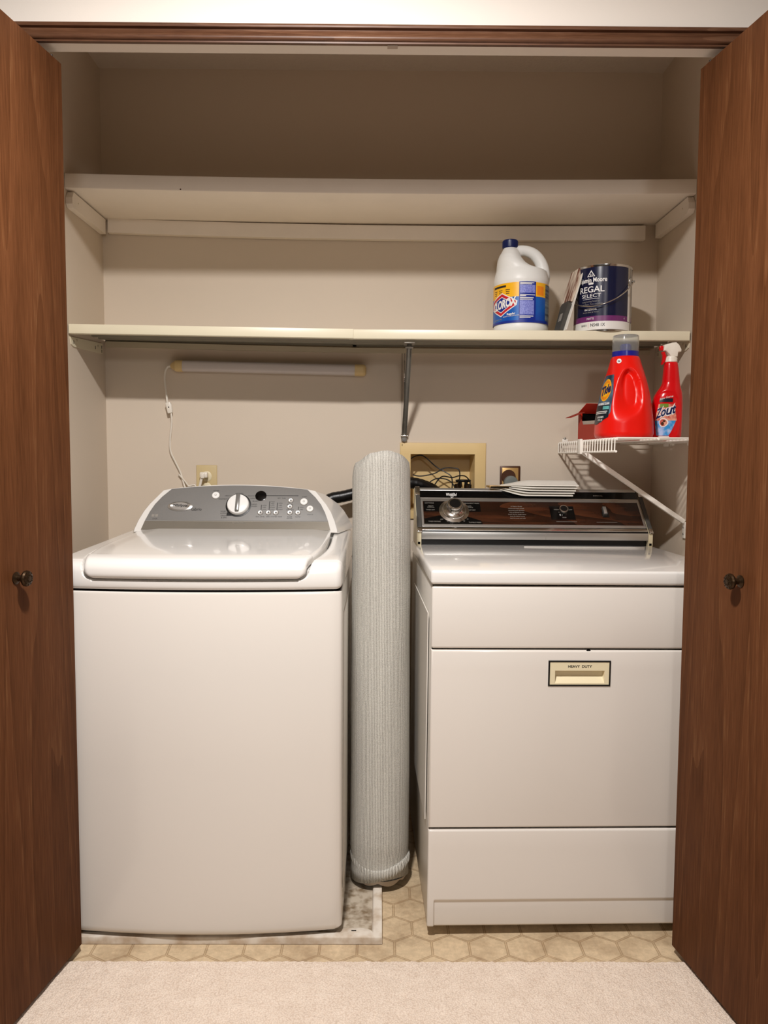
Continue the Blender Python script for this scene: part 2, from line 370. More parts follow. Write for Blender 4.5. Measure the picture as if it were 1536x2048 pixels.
b.box(-HX, -OP, YF, YF+FW, -.05, ZC, 'hall').box(OP, HX, YF, YF+FW, -.05, ZC, 'hall').box(-OP, OP, YF, YF+FW, OH, ZC, 'hall')
b.box(-1.0, -OP, YF+FW, YF+.11, -.05, OH-.004, 'hall').box(OP, 1.0, YF+FW, YF+.11, -.05, OH-.004, 'hall')
struct('wall_front', b, 'white painted wall above the closet opening')
# ogee casing along the top of the opening and down both sides
prof = [(0, 0), (.009, 0), (.0095, .0035), (.0140, .0045), (.0162, .0075), (.0160, .0115), (.0135, .0160), (.0085, .0205), (.0052, .0250), (.0050, .0295), (.0120, .0310), (.0128, .0330), (.0125, .0370), (.0105, .0392), (0, .0395)]
b = MB()
b.rings([[(x, YF-d, OH+h-.0005) for d, h in prof] for x in (-.80, .80)], 'casing')
struct('trim_1', b, 'moulded brown wood casing across the top of the closet opening', sharp=50)
for i, s in ((2, -1), (3, 1)):
    b = MB().rings([[(s*(OP+.001+h), YF-d, z) for d, h in prof] for z in (.012, OH-.001)], 'casing'); struct('trim_%d' % i, b, sharp=50)
b = MB(); b.box(.012, .034, YF-.004, YF+.010, OH-.0016, OH-.0002, 'track', r=.0004)
tag(b.build('door_catch'), 'small grey metal catch under the middle of the wood casing over the opening', 'catch')

# ------------------------------------------------------------------ bifold doors (leading leaf towards the opening, second leaf folded behind it)
def door(name, s, label):
    far = Vector((s*-.702, 1.754, 0)); L = .381; th = .034
    a = atan2(.153, 1.0)
    r = thing(name, label, 'door', far, (0, 0, s*-a*1.0), kind='structure')
    # local frame: leaf runs to -y from the pivot, visible face at x=0 and the body outwards
    def leaf(x0, x1):
        m = MB(); m.box(min(x0, x1), max(x0, x1), -L, 0, .022, 2.036, 'door', r=.0016, seg=2); return m
    leaf(0, -s*th).build('leaf', r)
    leaf(-s*(th+.004), -s*(2*th+.004)).build('leaf', r)
    k = MB(); T = Matrix.Rotation(s*pi/2, 4, 'Y')
    P = [(.0, 0), (.0125, 0), (.0125, .002), (.0065, .006), (.006, .012), (.011, .016), (.0158, .0205), (.0165, .024), (.0150, .0275), (.009, .0305), (.003, .0316)]
    k.lathe(P, 'antique', 28)
    for q in range(10):
        for rr, zz, rad in ((.0125, .0285, .0022), (.0068, .0312, .0018)):
            aa = 2*pi*q/10+rr*40
            k.lathe([(rad, -.001), (rad*.8, .0008), (rad*.3, .0014)], 'antique', 6, Matrix.Translation((rr*cos(aa), rr*sin(aa), zz)))
    ko = k.build('knob', r); ko.matrix_local = Matrix.Translation((0, -KNOB_Y, KNOB_Z)) @ Matrix.Rotation(s*pi/2, 4, 'Y')
    # pivot pin into the track
    MB().cyl((-s*.017, -.012, 2.03), (-s*.017, -.012, 2.050), .004, 'trimgrey', 10).build('guide_pin', r)
    for z in (.25, 1.05, 1.85):
        h = MB(); h.box(min(-s*(th-.002), -s*(th+.006)), max(-s*(th-.002), -s*(th+.006)), -L-.0025, -L+.001, z-.035, z+.035, 'antique'); h.build('hinge', r)
KNOB_Y, KNOB_Z = .212, .932
door('door_1', 1, 'brown wood bifold door folded open at the left of the closet')
door('door_2', -1, 'brown wood bifold door folded open at the right of the closet')

# ------------------------------------------------------------------ shelves
def sagged(x0, x1, y0, y1, ztop, th, sag, tilt, m):
    mb = MB(); n = 24; R = []
    for i in range(n+1):
        t = i/n; x = x0+(x1-x0)*t; z = ztop-sag*4*t*(1-t)-tilt*t; r = .004
        R.append([(x, y0, z-th+r), (x, y0, z-r), (x, y0+r*.3, z-r*.3), (x, y0+r, z), (x, y1, z), (x, y1, z-th), (x, y0+r, z-th), (x, y0+r*.3, z-th+r*.3)])
    return mb.rings(R, m)
s1 = sagged(XL+.001, XR-.001, 2.294, YB-.001, 1.9965, .0430, .0085, .003, 'shelfwhite')
s1.lathe([(.0022, -.0004), (.0022, .0002)], 'brownmetal', 10, Matrix.Translation((-.582, 2.2938, 1.952)) @ Matrix.Rotation(pi/2, 4, 'X'))
tag(s1.build('closet_shelf'), 'thick white painted wooden shelf spanning the closet above the metal one', 'shelf')
# cleats under it
b = MB(); n = 16
R = []
for i in range(n+1):
    t = i/n; x = -.893+t*(.868+.893); z = 1.9535-.0115*4*t*(1-t)*.9-.011*t; x_ = x
    R.append([(x_, 2.577, z-.045), (x_, 2.577, z), (x_, 2.598, z), (x_, 2.598, z-.045)])
b.rings(R, 'shelfwhite'); tag(b.build('shelf_cleat'), 'long white wooden strip on the back wall under the upper shelf', 'shelf support')
for s, lab in ((-1, 'short white wooden strip on the left wall under the upper shelf'), (1, 'short white wooden strip on the right wall under the upper shelf')):
    b = MB(); x0 = XL if s < 0 else XR; zt = 1.9475 if s < 0 else 1.946
    poly = [(2.30, zt-.018), (2.312, zt), (2.572, zt), (2.572, zt-.046), (2.31, zt-.046), (2.30, zt-.036)]
    T = Matrix(((0, 0, 1, 0), (1, 0, 0, 0), (0, 1, 0, 0), (0, 0, 0, 1)))
    b.prism(poly, min(x0-s*.001, x0-s*.02), max(x0-s*.001, x0-s*.02), 'shelfwhite', T)
    b.lathe([(.0025, 0), (.002, .0008)], 'creamdull', 8, Matrix.Translation((x0-s*.0202, 2.345, zt-.022)) @ Matrix.Rotation(-s*pi/2, 4, 'Y'))
    tag(b.build('shelf_cleat'), lab, 'shelf support')
# metal shelf: two telescoping pans
def pan(x0, x1, y0, zt, th, tilt, inner, label):
    r = thing('metal_shelf', label, 'shelf', (x0, y0, zt), (0, tilt, 0))
    W = x1-x0; D = YB-.004-y0
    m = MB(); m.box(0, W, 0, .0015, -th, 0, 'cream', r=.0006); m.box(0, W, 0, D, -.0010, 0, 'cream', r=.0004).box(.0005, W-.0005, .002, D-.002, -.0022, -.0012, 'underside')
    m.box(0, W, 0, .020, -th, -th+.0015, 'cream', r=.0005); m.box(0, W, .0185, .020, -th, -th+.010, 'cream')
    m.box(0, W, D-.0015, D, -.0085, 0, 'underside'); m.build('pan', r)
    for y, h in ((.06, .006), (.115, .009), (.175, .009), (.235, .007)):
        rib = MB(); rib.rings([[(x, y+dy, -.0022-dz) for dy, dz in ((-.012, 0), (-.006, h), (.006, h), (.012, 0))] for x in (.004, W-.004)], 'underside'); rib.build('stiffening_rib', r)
    return r
pan(-.9145, -.0795, 2.2922, 1.5652, .0275, .0115, False, 'left half of the long cream metal shelf, ending at a seam near the middle')
pan(-.092, .9135, 2.2957, 1.5550, .0272, -.0006, True, 'right half of the long cream metal shelf, holding bleach and paint')
b = MB(); RZ = [(-.91, 1.5405, 1.5600), (-.45, 1.5315, 1.5500), (-.08, 1.5265, 1.5435), (.9, 1.5255, 1.5410)]
b.rings([[(x, YB-.011, a), (x, YB-.011, c-.001), (x, YB-.0005, c), (x, YB-.0005, a)] for x, a, c in RZ], 'creamdull')
tag(b.build('shelf_rail'), 'narrow cream metal rail on the back wall under the metal shelf', 'shelf support')
for s, lab in ((-1, 'cream metal end bracket screwed to the left wall under the metal shelf'), (1, 'cream metal end bracket screwed to the right wall under the metal shelf')):
    x0 = XL if s < 0 else XR
    r = thing('shelf_bracket', lab, 'bracket', (x0, 2.30, 1.5265))
    def bx(m, xa, xb, *a, **k): return m.box(min(-s*xa, -s*xb), max(-s*xa, -s*xb), *a, **k)
    m = MB(); zt = -.004 if s < 0 else -.006
    T = Matrix(((0, 0, 1, 0), (1, 0, 0, 0), (0, 1, 0, 0), (0, 0, 0, 1)))
    poly = [(.004, .004), (.27, .022), (.27, -.011), (.255, -.013), (.03, -.022), (.012, -.017)]
    m.prism(poly, min(-s*.0005, -s*.003), max(-s*.0005, -s*.003), 'cream', T)
    m.build('plate', r)
    for y in (.035, .21):
        MB().lathe([(.0042, 0), (.0036, .0015), (.001, .002)], 'creamdull', 12, Matrix.Translation((-s*.003, y+.018, -.002+.05*y)) @ Matrix.Rotation(-s*pi/2, 4, 'Y')).build('screw', r)
    for y, z in ((.03, -.009), (.205, .000), (.262, .009), (.262, -.004)):
        h = MB(); h.box(min(-s*.0028, -s*.0034), max(-s*.0028, -s*.0034), y-.0018, y+.0018, z-.005, z+.005, 'gap'); h.build('slot', r)
# diagonal steel brace in the middle of the metal shelf
br = thing('shelf_brace', 'dark steel diagonal brace between the back wall and the metal shelf', 'bracket', (.081, YB, 1.238))
def channel(m, p, q, w, d, mt):
    p, q = Vector(p), Vector(q); z = (q-p).normalized(); x = Vector((1, 0, 0)); y = z.cross(x).normalized()
    sec = [(w*cos(pi*k/10), -d*(.35-sin(pi*k/10))) for k in range(11)]+[((w-.0014)*cos(pi*k/10), -d*(.2-.86*sin(pi*k/10))) for k in range(10, -1, -1)]
    m.rings([[P_+x*a+y*b_ for a, b_ in sec] for P_ in (p, q)], mt)
m = MB(); channel(m, (0, -.014, .012), (.006, -.262, .279), .0082, .010, 'steel'); m.build('strut', br)
m = MB(); channel(m, (-.0025, -.0005, .0), (-.004, -.0005, .288), .0050, .008, 'steel'); m.build('wall_leg', br)
m = MB(); m.box(-.009, .010, -.010, -.001, -.004, .03, 'steel', r=.002).cyl((-.011, -.010, .014), (.013, -.010, .014), .0045, 'chrome', 12); m.build('hinge', br)
m = MB(); m.box(-.010, .022, -.29, -.235, .281, .2828, 'steel', r=.0006).cyl((-.006, -.258, .272), (.018, -.258, .272), .004, 'steel', 10); m.build('top_plate', br)
m = MB(); m.cyl((0, -.004, -.002), (0, -.0145, -.002), .004, 'chrome', 12); m.build('screw', br)
m = MB(); m.box(-.003, .001, -.024, -.021, .12, .262, 'chrome', r=.001).build('locking_wire', br)

# ------------------------------------------------------------------ wire shelf on the right wall
WX, WZ, WY0, WY1 = .601, 1.2345, 1.972, 2.592
ws = thing('wire_shelf', 'short white wire shelf on the right wall above the dryer', 'shelf', (XR, 2.30, WZ))
def wl(x, y, z): return (x-XR, y-2.30, z-WZ)
n = 25; step = (WY1-WY0)/(n-1)
for i in range(n):
    y = WY0+i*step; zt = -.0016
    m = MB(); m.tube([wl(XR-.006, y, WZ+zt), wl(WX+.004, y, WZ+zt), wl(WX+.0005, y, WZ-.004), wl(WX-.0002, y, WZ-.037)], .0017, 'wire', 6); m.build('deck_wire', ws)
for x, z, r in ((WX+.0035, -.0050, .0028), (WX+.002, -.0365, .003), (WX+.11, -.0050, .0026), (WX+.21, -.0050, .0026), (XR-.012, -.0050, .0028)):
    m = MB(); m.cyl(wl(x, WY0-.006, WZ+z), wl(x, WY1+.004, WZ+z), r, 'wire', 8); m.build('frame_rod', ws)
m = MB(); yb = 2.297
m.box(*[v for v in (WX-.008-XR, WX+.0005-XR)], yb-2.30-.014, yb-2.30+.020, -.042, .003, 'wire', r=.0025)
m.build('bracket_clip', ws)
m = MB(); a, q = Vector(wl(WX+.010, yb, WZ-.040)), Vector(wl(XR-.006, yb, .992)); d = (q-a).normalized(); up = Vector((0, 1, 0)); sd = d.cross(up)
m.rings([[p+up*u_+sd*v_ for u_, v_ in ((-.008, -.0062), (-.008, .0062), (.008, .0062), (.008, -.0062))] for p in (a-d*.006, a+(q-a)*.5, q)], 'wire')
m.box(-.006, -.001, yb-2.30-.010, yb-2.30+.010, .942-WZ, .992-WZ, 'wire', r=.0015)
m.build('support_brace', ws)
for z in (.975, .955):
    MB().lathe([(.0038, 0), (.003, .0014), (.0008, .002)], 'steel', 10, Matrix.Translation(wl(XR-.006, yb, z)) @ Matrix.Rotation(-pi/2, 4, 'Y')).build('screw', ws)
for y in (2.02, 2.26, 2.45):
    MB().box(-.016, -.001, y-2.30-.006, y-2.30+.006, -.016, .002, 'wire', r=.002).build('wall_clip', ws)
m = MB(); m.box(.612-XR, .632-XR, YB-.012-2.30, YB-.001-2.30, -.006, .010, 'wire', r=.002).lathe([(.0045, 0), (.0035, .003), (.001, .004)], 'steel', 12, Matrix.Translation(wl(.621, YB-.010, WZ+.0115)) @ Matrix.Rotation(pi/2, 4, 'X'))
m.build('wall_anchor', ws)

# ------------------------------------------------------------------ top loading washer
def bw(mb, name, parent, org, **k):
    mb.v = [(x-org[0], y-org[1], z-org[2]) for x, y, z in mb.v]; return mb.build(name, parent, **k)
WC = (-.4312, 2.13, 0); xc = -.4312; HW = .3437
wa = thing('washing_machine', 'white top loading washer with a grey arched control panel, left of the rug roll', 'washing machine', WC)
def bow(x, y): return -.026*max(0, 1-((x-xc)/HW)**2)*max(0, min(1, (2.2-y)/.4))
def outline(z0, y0=1.801, y1=2.46, r=.016, inset=0, n=40):
    P = []
    for i in range(n+1):
        x = xc-HW+inset+r+(2*HW-2*inset-2*r)*i/n; P.append((x, y0+inset+bow(x, y0), z0))
    for k in range(1, 6):
        a = -pi/2+pi/2*k/6; P.append((xc+HW-inset-r+r*cos(a), y0+inset+r+r*sin(a)+bow(xc+HW, y0), z0))
    P += [(xc+HW-inset, y0+r+.004, z0), (xc+HW-inset, y1, z0), (xc-HW+inset, y1, z0), (xc-HW+inset, y0+r+.004, z0)]
    for k in range(1, 6):
        a = pi+pi/2*k/6; P.append((xc-HW+inset+r+r*cos(a), y0+inset+r+r*sin(a), z0))
    return P
b = MB()
b.rings([outline(.034, inset=.008), outline(.0305, inset=.003), outline(.036, inset=0), outline(.045), outline(.45), outline(.855), outline(.8605, inset=.0015), outline(.8625, inset=.005)], 'enamel')
bw(b, 'cabinet', wa, WC)
b = MB(); b.rings([outline(.858, inset=.006), outline(.871, inset=.006)], 'gap'); bw(b, 'seam', wa, WC)
# recessed press lines on the right flank
b = MB()
for z0, z1, y0, y1 in ((.10, .80, 1.86, 2.40),):
    b.box(xc+HW-.0005, xc+HW+.0022, y0, y1, z0, z1, 'enamelside', r=.002)
bw(b, 'side_panel', wa, WC)
for x in (-.72, -.14):
    for y in (1.86, 2.40):
        b = MB(); b.lathe([(.018, .0), (.02, .004), (.02, .012), (.008, .013), (.008, .034)], 'black', 16, Matrix.Translation((x, y, .0085))); bw(b, 'levelling_foot', wa, WC)
# top deck with a lid-shaped recess
DP = [(1.806, .868), (1.8015, .8735), (1.800, .885), (1.801, .900), (1.8045, .914), (1.813, .925), (1.828, .9315), (1.85, .935), (1.95, .939), (2.1, .943), (2.33, .950), (2.462, .952)]
LP = [(1.8045, .8925), (1.7985, .8935), (1.7945, .899), (1.7935, .907), (1.7955, .919), (1.803, .930), (1.817, .938), (1.84, .9425), (1.875, .9450), (1.95, .949), (2.1, .9545), (2.30, .9615)]
DP = [(q.x, q.y) for q in smooth_path([(y, z, 0) for y, z in DP], 10)]; LP = [(q.x, q.y) for q in smooth_path([(y, z, 0) for y, z in LP], 10)]
def arclen(P):
    t = [0]
    for a, c in zip(P, P[1:]): t.append(t[-1]+math.hypot(c[0]-a[0], c[1]-a[1]))
    return list(zip(t, P)), t[-1]
DT, DLn = arclen(DP); LT, LLn = arclen(LP)
def prof_at(tab, s):
    y, z = lerp_tab(tab, s); y2, z2 = lerp_tab(tab, s+.002); y1, z1 = lerp_tab(tab, max(0, s-.002))
    t = Vector((y2-y1, z2-z1)); t = t.normalized() if t.length else Vector((1, 0)); return y, z, (-t.y, t.x)   # normal points out/up
HWT = [(1.79, .2600), (1.80, .2605), (1.815, .2635), (1.835, .268), (1.86, .2735), (1.90, .280), (1.96, .2865), (2.03, .290), (2.12, .2905), (2.2, .289), (2.31, .2865)]
def lid_hw(y, z):
    h = lerp_tab(HWT, y) if z > .915 else .2560+(.2600-.2560)*max(0, (z-.89)/.025)
    d = z-.8905
    if y < 1.82 and d < .020: h -= .020-sqrt(max(0, .020**2-(.020-max(0, d))**2))
    return h
svals = [DLn*0]; s_ = 0
while s_ < DLn-1e-6:
    s_ += .0012 if s_ < .10 else (.004 if s_ < .2 else .007); svals.append(min(s_, DLn))
NX = 340
def deck_pt(i, s):
    x = xc-HW+2*HW*i/NX; y, z, (ny_, nz_) = prof_at(DT, s)
    hw = (lid_hw(y, z)+.0048) if z > .887 else -1
    if z > .887 and y < 1.82: hw += 0
    ins = min(hw-abs(x-xc), (z-.8865)*1.2 if y < 1.83 else 1, 2.315-y)
    d = .016*sstep(-.0035, .0050, ins) if hw > 0 else 0
    e = HW-abs(x-xc); r = .016
    if e < r: d += r-sqrt(max(0, r*r-(r-e)**2))
    return (x, y-ny_*d+bow(x, y)-(0), z-nz_*d)
V = [[deck_pt(i, s) for i in range(NX+1)] for s in svals]
for row in V:                                                            # flanks down to the seam
    row.insert(0, (row[0][0], row[0][1], .868)); row.append((row[-1][0], row[-1][1], .868))
b = MB(); b.rings(V, 'gloss', caps=(False, False), closed=False)
b.rings([[(x, y, .868) for x, y, z in V[-1]], V[-1]], 'gloss', caps=(False, False), closed=False)
bw(b, 'top_deck', wa, WC, sharp=50)
# lid
NA = 110; sl = [0]; s_ = 0
while s_ < LLn-1e-6:
    s_ += .0025 if s_ < .10 else .014; sl.append(min(s_, LLn))
rows = []
for s in sl:
    y, z, (ny_, nz_) = prof_at(LT, s); hw = lid_hw(y, z); row = []
    for i in range(NA+1):
        a = -1+2*i/NA; a = math.copysign(1-(1-abs(a))**1.6, a) if abs(a) > .0 else 0
        x = xc+a*hw; e = hw-abs(x-xc); r = .010; d = 0
        if e < r: d = (r-sqrt(max(0, r*r-(r-e)**2)))*.75
        g = abs(x-xc)-(hw-.060)                                            # shallow shoulder along the sides of the lid top
        row.append((x, y-ny_*d+bow(x, y), z-nz_*d-(.0035*sstep(0, .045, g) if y > 1.85 else 0)+.0015))
    def drop(p, k): return (p[0]+k*.001, p[1]-ny_*.013, p[2]-nz_*.013)
    row.insert(0, drop(row[0], 1)); row.append(drop(row[-1], -1)); rows.append(row)
b = MB(); b.rings(rows, 'gloss', caps=(False, False), closed=False)
b.rings([[(x, y+.012, z-.001) for x, y, z in rows[0]], rows[0]], 'gloss', caps=(False, False), closed=False)
bw(b, 'lid', wa, WC, sharp=50)
# console: arched grey panel in a white housing, leaning back
OX, OY, OZ = 0, 2.30, .9615
sv = Vector((0, .5145, .8575)); nv = Vector((0, -.8575, .5145))
CT = Matrix(((1, 0, 0, OX), (0, sv.y, nv.y, OY), (0, sv.z, nv.z, OZ), (0, 0, 0, 1)))       # local x, s, n -> world
def arch(ws_, top, n=26):
    """outline from lower left up, over the arch, down to the lower right; ws_ = [(s, half width)]"""
    Lft = [(xc-h, s) for s, h in ws_]; x0 = ws_[-1][1]
    A = []
    for i in range(1, n): 
        t = -1+2*i/n; A.append((xc+x0*t, ws_[-1][0]+top*(1-t*t)))
    return Lft+A+[(2*xc-x, y) for x, y in reversed(Lft)]
GW = [(-.002, .2838), (.0285, .2760), (.058, .2655), (.085, .2525), (.110, .2345), (.137, .2085)]
grey = arch(GW, .0135)
HWh = [(-.008, .3040), (.0016, .3030), (.030, .2950), (.060, .2830), (.0860, .2680), (.1054, .2535), (.1325, .2330), (.1385, .2080)]
hous = arch(HWh, .0150)
def to_w(p, n): return CT @ Vector((p[0], p[1], n))
front = [to_w(p, -.0005) for p in hous]; fr2 = [to_w(p, -.006) for p in arch([(s, h+.004) for s, h in HWh], .0155)]
back = []
for x, s in hous:
    wz = OZ+.8575*max(s, -.012); k = 1.135-.25*max(0, s)
    back.append((xc+(x-xc)*k, 2.445, wz-.006*max(0, s)/.15-.012*max(0, (s-.09)/.06)))
b = MB(); b.rings([front, fr2, back], 'gloss'); bw(b, 'console_housing', wa, WC, sharp=28)
b = MB(); b.prism([p for p in grey if p[1] >= .028] , -.003, .0012, 'fascia', CT, r=.0008)
def ink(mb, txt, x, s, size, m='ink', **k): mb.text(txt, size, m, fn=lambda a, c, z: CT @ Vector((x+a, s+c, .0013+z)), **k)
for a_, s_ in ((-.482, .0985),): ink(b, 'WHITEST WHITES', -.468, .1020, .0062)
for t, x, s, sz in (('NORMAL', -.430, .1215, .006), ('HEAVY DUTY', -.456, .1135, .006), ('DELICATE', -.391, .1135, .006), ('CASUAL', -.385, .105, .006), ('BULKY', -.379, .095, .006), ('HAND', -.382, .0845, .006), ('WASH', -.382, .0775, .006), ('RINSE', -.4745, .0600, .006), ('& SPIN', -.4735, .0535, .006), ('DRAIN', -.4715, .0450, .006), ('& SPIN', -.470, .0385, .006),
                    ('START', -.2300, .1115, .005), ('POWER', -.502, .1310, .005), ('STATUS', -.2100, .0505, .005), ('EST. TIME', -.300, .1058, .0058), ('SOIL LEVEL', -.361, .0425, .0056), ('SPIN', -.337, .0425, .0056), ('WATER TEMP', -.312, .0425, .0056), ('RINSE', -.2718, .0425, .0056), ('EXTRA', -.2718, .0370, .0056), ('AUTO', -.2475, .0425, .0056), ('SIGNAL', -.2728, .0845, .0056), ('OPTIONS', -.272, .0665, .0056), ('LOCK', -.678, .0340, .0056)):
    ink(b, t, x, s, sz)
for xx, s0, s1, n in ((-.360, .066, .083, 3), (-.3358, .066, .0953, 5), (-.3119, .066, .0905, 4), (-.2470, .0665, .077, 2)):
    b.box(xx-.0011, xx+.0011, s0, s1, .0008, .0016, 'ink', T=CT)
    for q in range(n): ink(b, ('HIGH', 'MED', 'LOW', 'WARM', 'COLD')[q], xx+.0095, s1-.002-(s1-s0-.003)*q/max(1, n-1), .0052)
b.box(-.352, -.249, .1138, .1162, .0008, .0016, 'ink', T=CT)
for xx in (-.685, -.674): b.box(xx-.004, xx+.004, .041, .0495, .0008, .0014, 'greyink', T=CT)
ink(b, 'cabrio', -.556, .0665, .0135, bold=.012, width=.031)
pn = bw(b, 'control_panel', wa, WC)
b = MB(); b.prism([(xc-.2838, -.002), (xc-.2762, .0272), (xc+.2762, .0272), (xc+.2838, -.002)], -.003, .0008, 'fasciaband', CT)
for t, x in (('AUTO BALANCE', -.425), ('TEMPERATURE', -.335), ('CONTROL', -.262)): ink(b, t, x, .0215, .0050, 'greyink')
bw(b, 'lower_band', wa, WC)
def disc(mb, x, s, prof, m, seg=32, sx=1): mb.lathe(prof, m, seg, CT @ Matrix.Translation((x, s, 0)) @ Matrix.Diagonal((sx, 1, 1, 1)))
dk = (-.430, .0805)
b = MB(); disc(b, *dk, [(.0385, .001), (.0385, .0028), (.036, .0032)], 'black', 40); b.box(-.463, -.447, .0455, .056, .001, .0028, 'black', T=CT)
bw(b, 'dial_ring', pn, WC)
b = MB(); disc(b, *dk, [(.0335, .003), (.0335, .010), (.0315, .0145), (.027, .0165)], 'dialwhite', 40); dl = bw(b, 'dial', pn, WC)
b = MB(); b.box(-.0062, .0062, -.028, .031, .0155, .0250, 'dialgrey', r=.003, T=CT @ Matrix.Translation((dk[0], dk[1], 0))); bw(b, 'dial_grip', pn, WC)
for nm, x, s, r in (('power_button', -.502, .1148, .0115), ('start_button', -.2312, .0940, .0112), ('stop_button', -.2117, .0700, .0102)):
    b = MB(); disc(b, x, s, [(r+.0012, .001), (r+.0012, .0016)], 'fasciaband', 28); disc(b, x, s, [(r, .0012), (r, .0035), (r*.86, .0048), (r*.3, .0052)], 'dialwhite', 28)
    disc(b, x, s, [(.0032, .0050), (.0032, .0056)], 'greyink', 16); disc(b, x, s, [(.0021, .0052), (.0021, .0059)], 'dialwhite', 14); bw(b, nm, pn, WC)
for x, s in ((-.3612, .0558), (-.3369, .0558), (-.3142, .0558), (-.2718, .0562), (-.2475, .0562), (-.2712, .0975), (-.2729, .0765)):
    b = MB(); disc(b, x, s, [(.0082, .001), (.0082, .0026), (.0066, .0036), (.002, .0032)], 'satin', 22, 1.05); disc(b, x, s+.001, [(.0024, .0030), (.0024, .0042)], 'ink', 10); bw(b, 'option_button', pn, WC)
b = MB(); disc(b, -.364, .1138, [(.0172, .001), (.0172, .0022), (.0165, .0024)], 'blackgloss', 36); bw(b, 'display_window', pn, WC)
b = MB(); disc(b, -.6065, .0758, [(.0162, .001), (.0158, .0035), (.0125, .0052), (.0120, .0046), (.004, .0046)], 'satin', 44, 2.38)
ink2 = lambda a, c, z: CT @ Vector((-.6065+a, .0780+c+.15*a*0, .0052+z)); b.text('Whirlpool', .0125, 'ink', fn=ink2, bold=.02, width=.044, shear=.15)
bw(b, 'badge', pn, WC)

# ------------------------------------------------------------------ drain pan under the washer
PC = (-.42, 2.18, 0)
dp = thing('drain_pan', 'shallow grimy white drain pan under the washer', 'drain pan', PC)
b = MB(); rim = .024; hz = .019; x0, x1, y0, y1 = -.865, .0115, 1.786, 2.53
def rect(i_, z): return [(x0+i_, y0+i_, z), (x1-i_, y0+i_, z), (x1-i_, y1-i_, z), (x0+i_, y1-i_, z)]
b.rings([rect(.0012, .0005), rect(0, .0015), rect(0, hz-.003), rect(.0008, hz-.0008), rect(.003, hz), rect(rim-.003, hz-.0006), rect(rim, hz-.003), rect(rim+.002, .006)], 'pan', caps=(False, False))
b.lathe([(.050, .0072), (.046, .0125), (.030, .0142), (.004, .0146)], 'pan', 28, Matrix.Translation((x1-rim-.045, y0+rim+.006, 0)) @ Matrix.Diagonal((1, .42, 1, 1)))
b.box(x1-rim-.052, x1-rim-.040, y0+rim+.008, y0+rim+.0115, .0142, .0152, 'gap', T=None)
bw(b, 'rim', dp, PC)
b = MB(); b.box(x0+.004, x1-.004, y0+.004, y1-.004, .0008, .0075, 'panfloor', r=.001); bw(b, 'tray', dp, PC)

# ------------------------------------------------------------------ dryer
dr = thing('clothes_dryer', 'white front loading dryer with a black and woodgrain control panel, right of the rug roll', 'clothes dryer', (.1191, 1.8095, 0), (0, radians(.339), radians(1.64)))
W = .737
b = MB(); b.box(.002, W-.002, .013, .66, .032, .8775, 'enamelside', r=.004); b.box(.004, W-.004, .0112, .014, .04, .876, 'gap')  # near-black liner behind the front panels stands in for shade in their seams
b.prism([(.05, .28), (.5, .28), (.5, .80), (.05, .80)], -.0035, -.001, 'enamelside', Matrix(((0, 0, 1, 0), (1, 0, 0, 0), (0, 1, 0, 0), (0, 0, 0, 1))))
b.build('cabinet', dr)
b = MB(); b.box(.0015, W-.0015, 0, .0125, .7245, .8752, 'enamel', r=.0055, seg=3); b.build('top_panel', dr)
b = MB(); b.holed(.0015, W-.0015, .2807, .7208, (.2985, .4243, .6385, .6745), 0, .0125, 'enamel', r=.0055)
b.lathe([(.006, 0), (.004, .0008)], 'gap', 12, Matrix.Translation((.382, .002, .7175)) @ Matrix.Rotation(pi/2, 4, 'X')); dd = b.build('door', dr)
b = MB(); b.holed(.285, .4366, .6335, .6959, (.2888, .4328, .6373, .6921), -.0022, .0008, 'black', r=.0008)
b.holed(.2886, .4330, .6371, .6923, (.3014, .4217, .6409, .6714), -.0016, .0008, 'ivory')
hx0, hx1, hz0, hz1 = .3014, .4217, .6409, .6714
V = [(hx0, -.0012, hz0), (hx1, -.0012, hz0), (hx1, -.0012, hz1), (hx0, -.0012, hz1), (hx0+.003, .0108, hz0+.0165), (hx1-.003, .0108, hz0+.0165), (hx1-.001, .0108, hz1), (hx0+.001, .0108, hz1)]
b.add(V, [(0, 1, 5, 4), (1, 2, 6, 5), (2, 3, 7, 6), (3, 0, 4, 7), (4, 5, 6, 7)], 'ivory')
b.text('HEAVY  DUTY', .0088, 'ink', fn=lambda a, c, z: (.3612+a, -.0018-z, .6815+c), bold=.02, width=.058)
b.build('handle', dd, smooth=False)
b = MB()
def axis(a, c, pts, r=.006):
    A = [a+r*(1-cos(pi/2*k/5)) for k in range(6)]+pts+[c-r*(1-cos(pi/2*k/5)) for k in range(5, -1, -1)]; return sorted(A)
kx = axis(.0015, W-.0015, [.016+.0008*k for k in range(8)]+[W-.016-.0008*k for k in range(8)]+[.1*k for k in range(1, 8)])
kz = axis(.029, .2765, [.088+.0011*k for k in range(14)]+[.13, .18, .23])
def kick_y(x, z):
    d = .0042*sstep(.0165, .0205, x)*sstep(W-.0165, W-.0205, x)*sstep(.1015, .0900, z)
    for e in (x-.0015, W-.0015-x, z-.029, .2765-z):
        if e < .006: d += .006-sqrt(max(0, .006**2-(.006-e)**2))
    return min(d, .0122)
G = [[(x, kick_y(x, z), z) for x in kx] for z in kz]
b.rings(G, 'enamel', (False, False), False)
b.box(.0025, W-.0025, .0095, .0125, .030, .2755, 'enamel'); b.build('kick_panel', dr, sharp=60)
for x in (.06, W-.06):
    for y in (.09, .60): MB().lathe([(.016, .0), (.018, .003), (.018, .008), (.006, .009), (.006, .034)], 'black', 14, Matrix.Translation((x, y, .0+.0058*x))).build('levelling_foot', dr)
b = MB(); b.box(-.002, W+.002, -.006, .662, .8795, .9135, 'gloss', r=.007, seg=3)
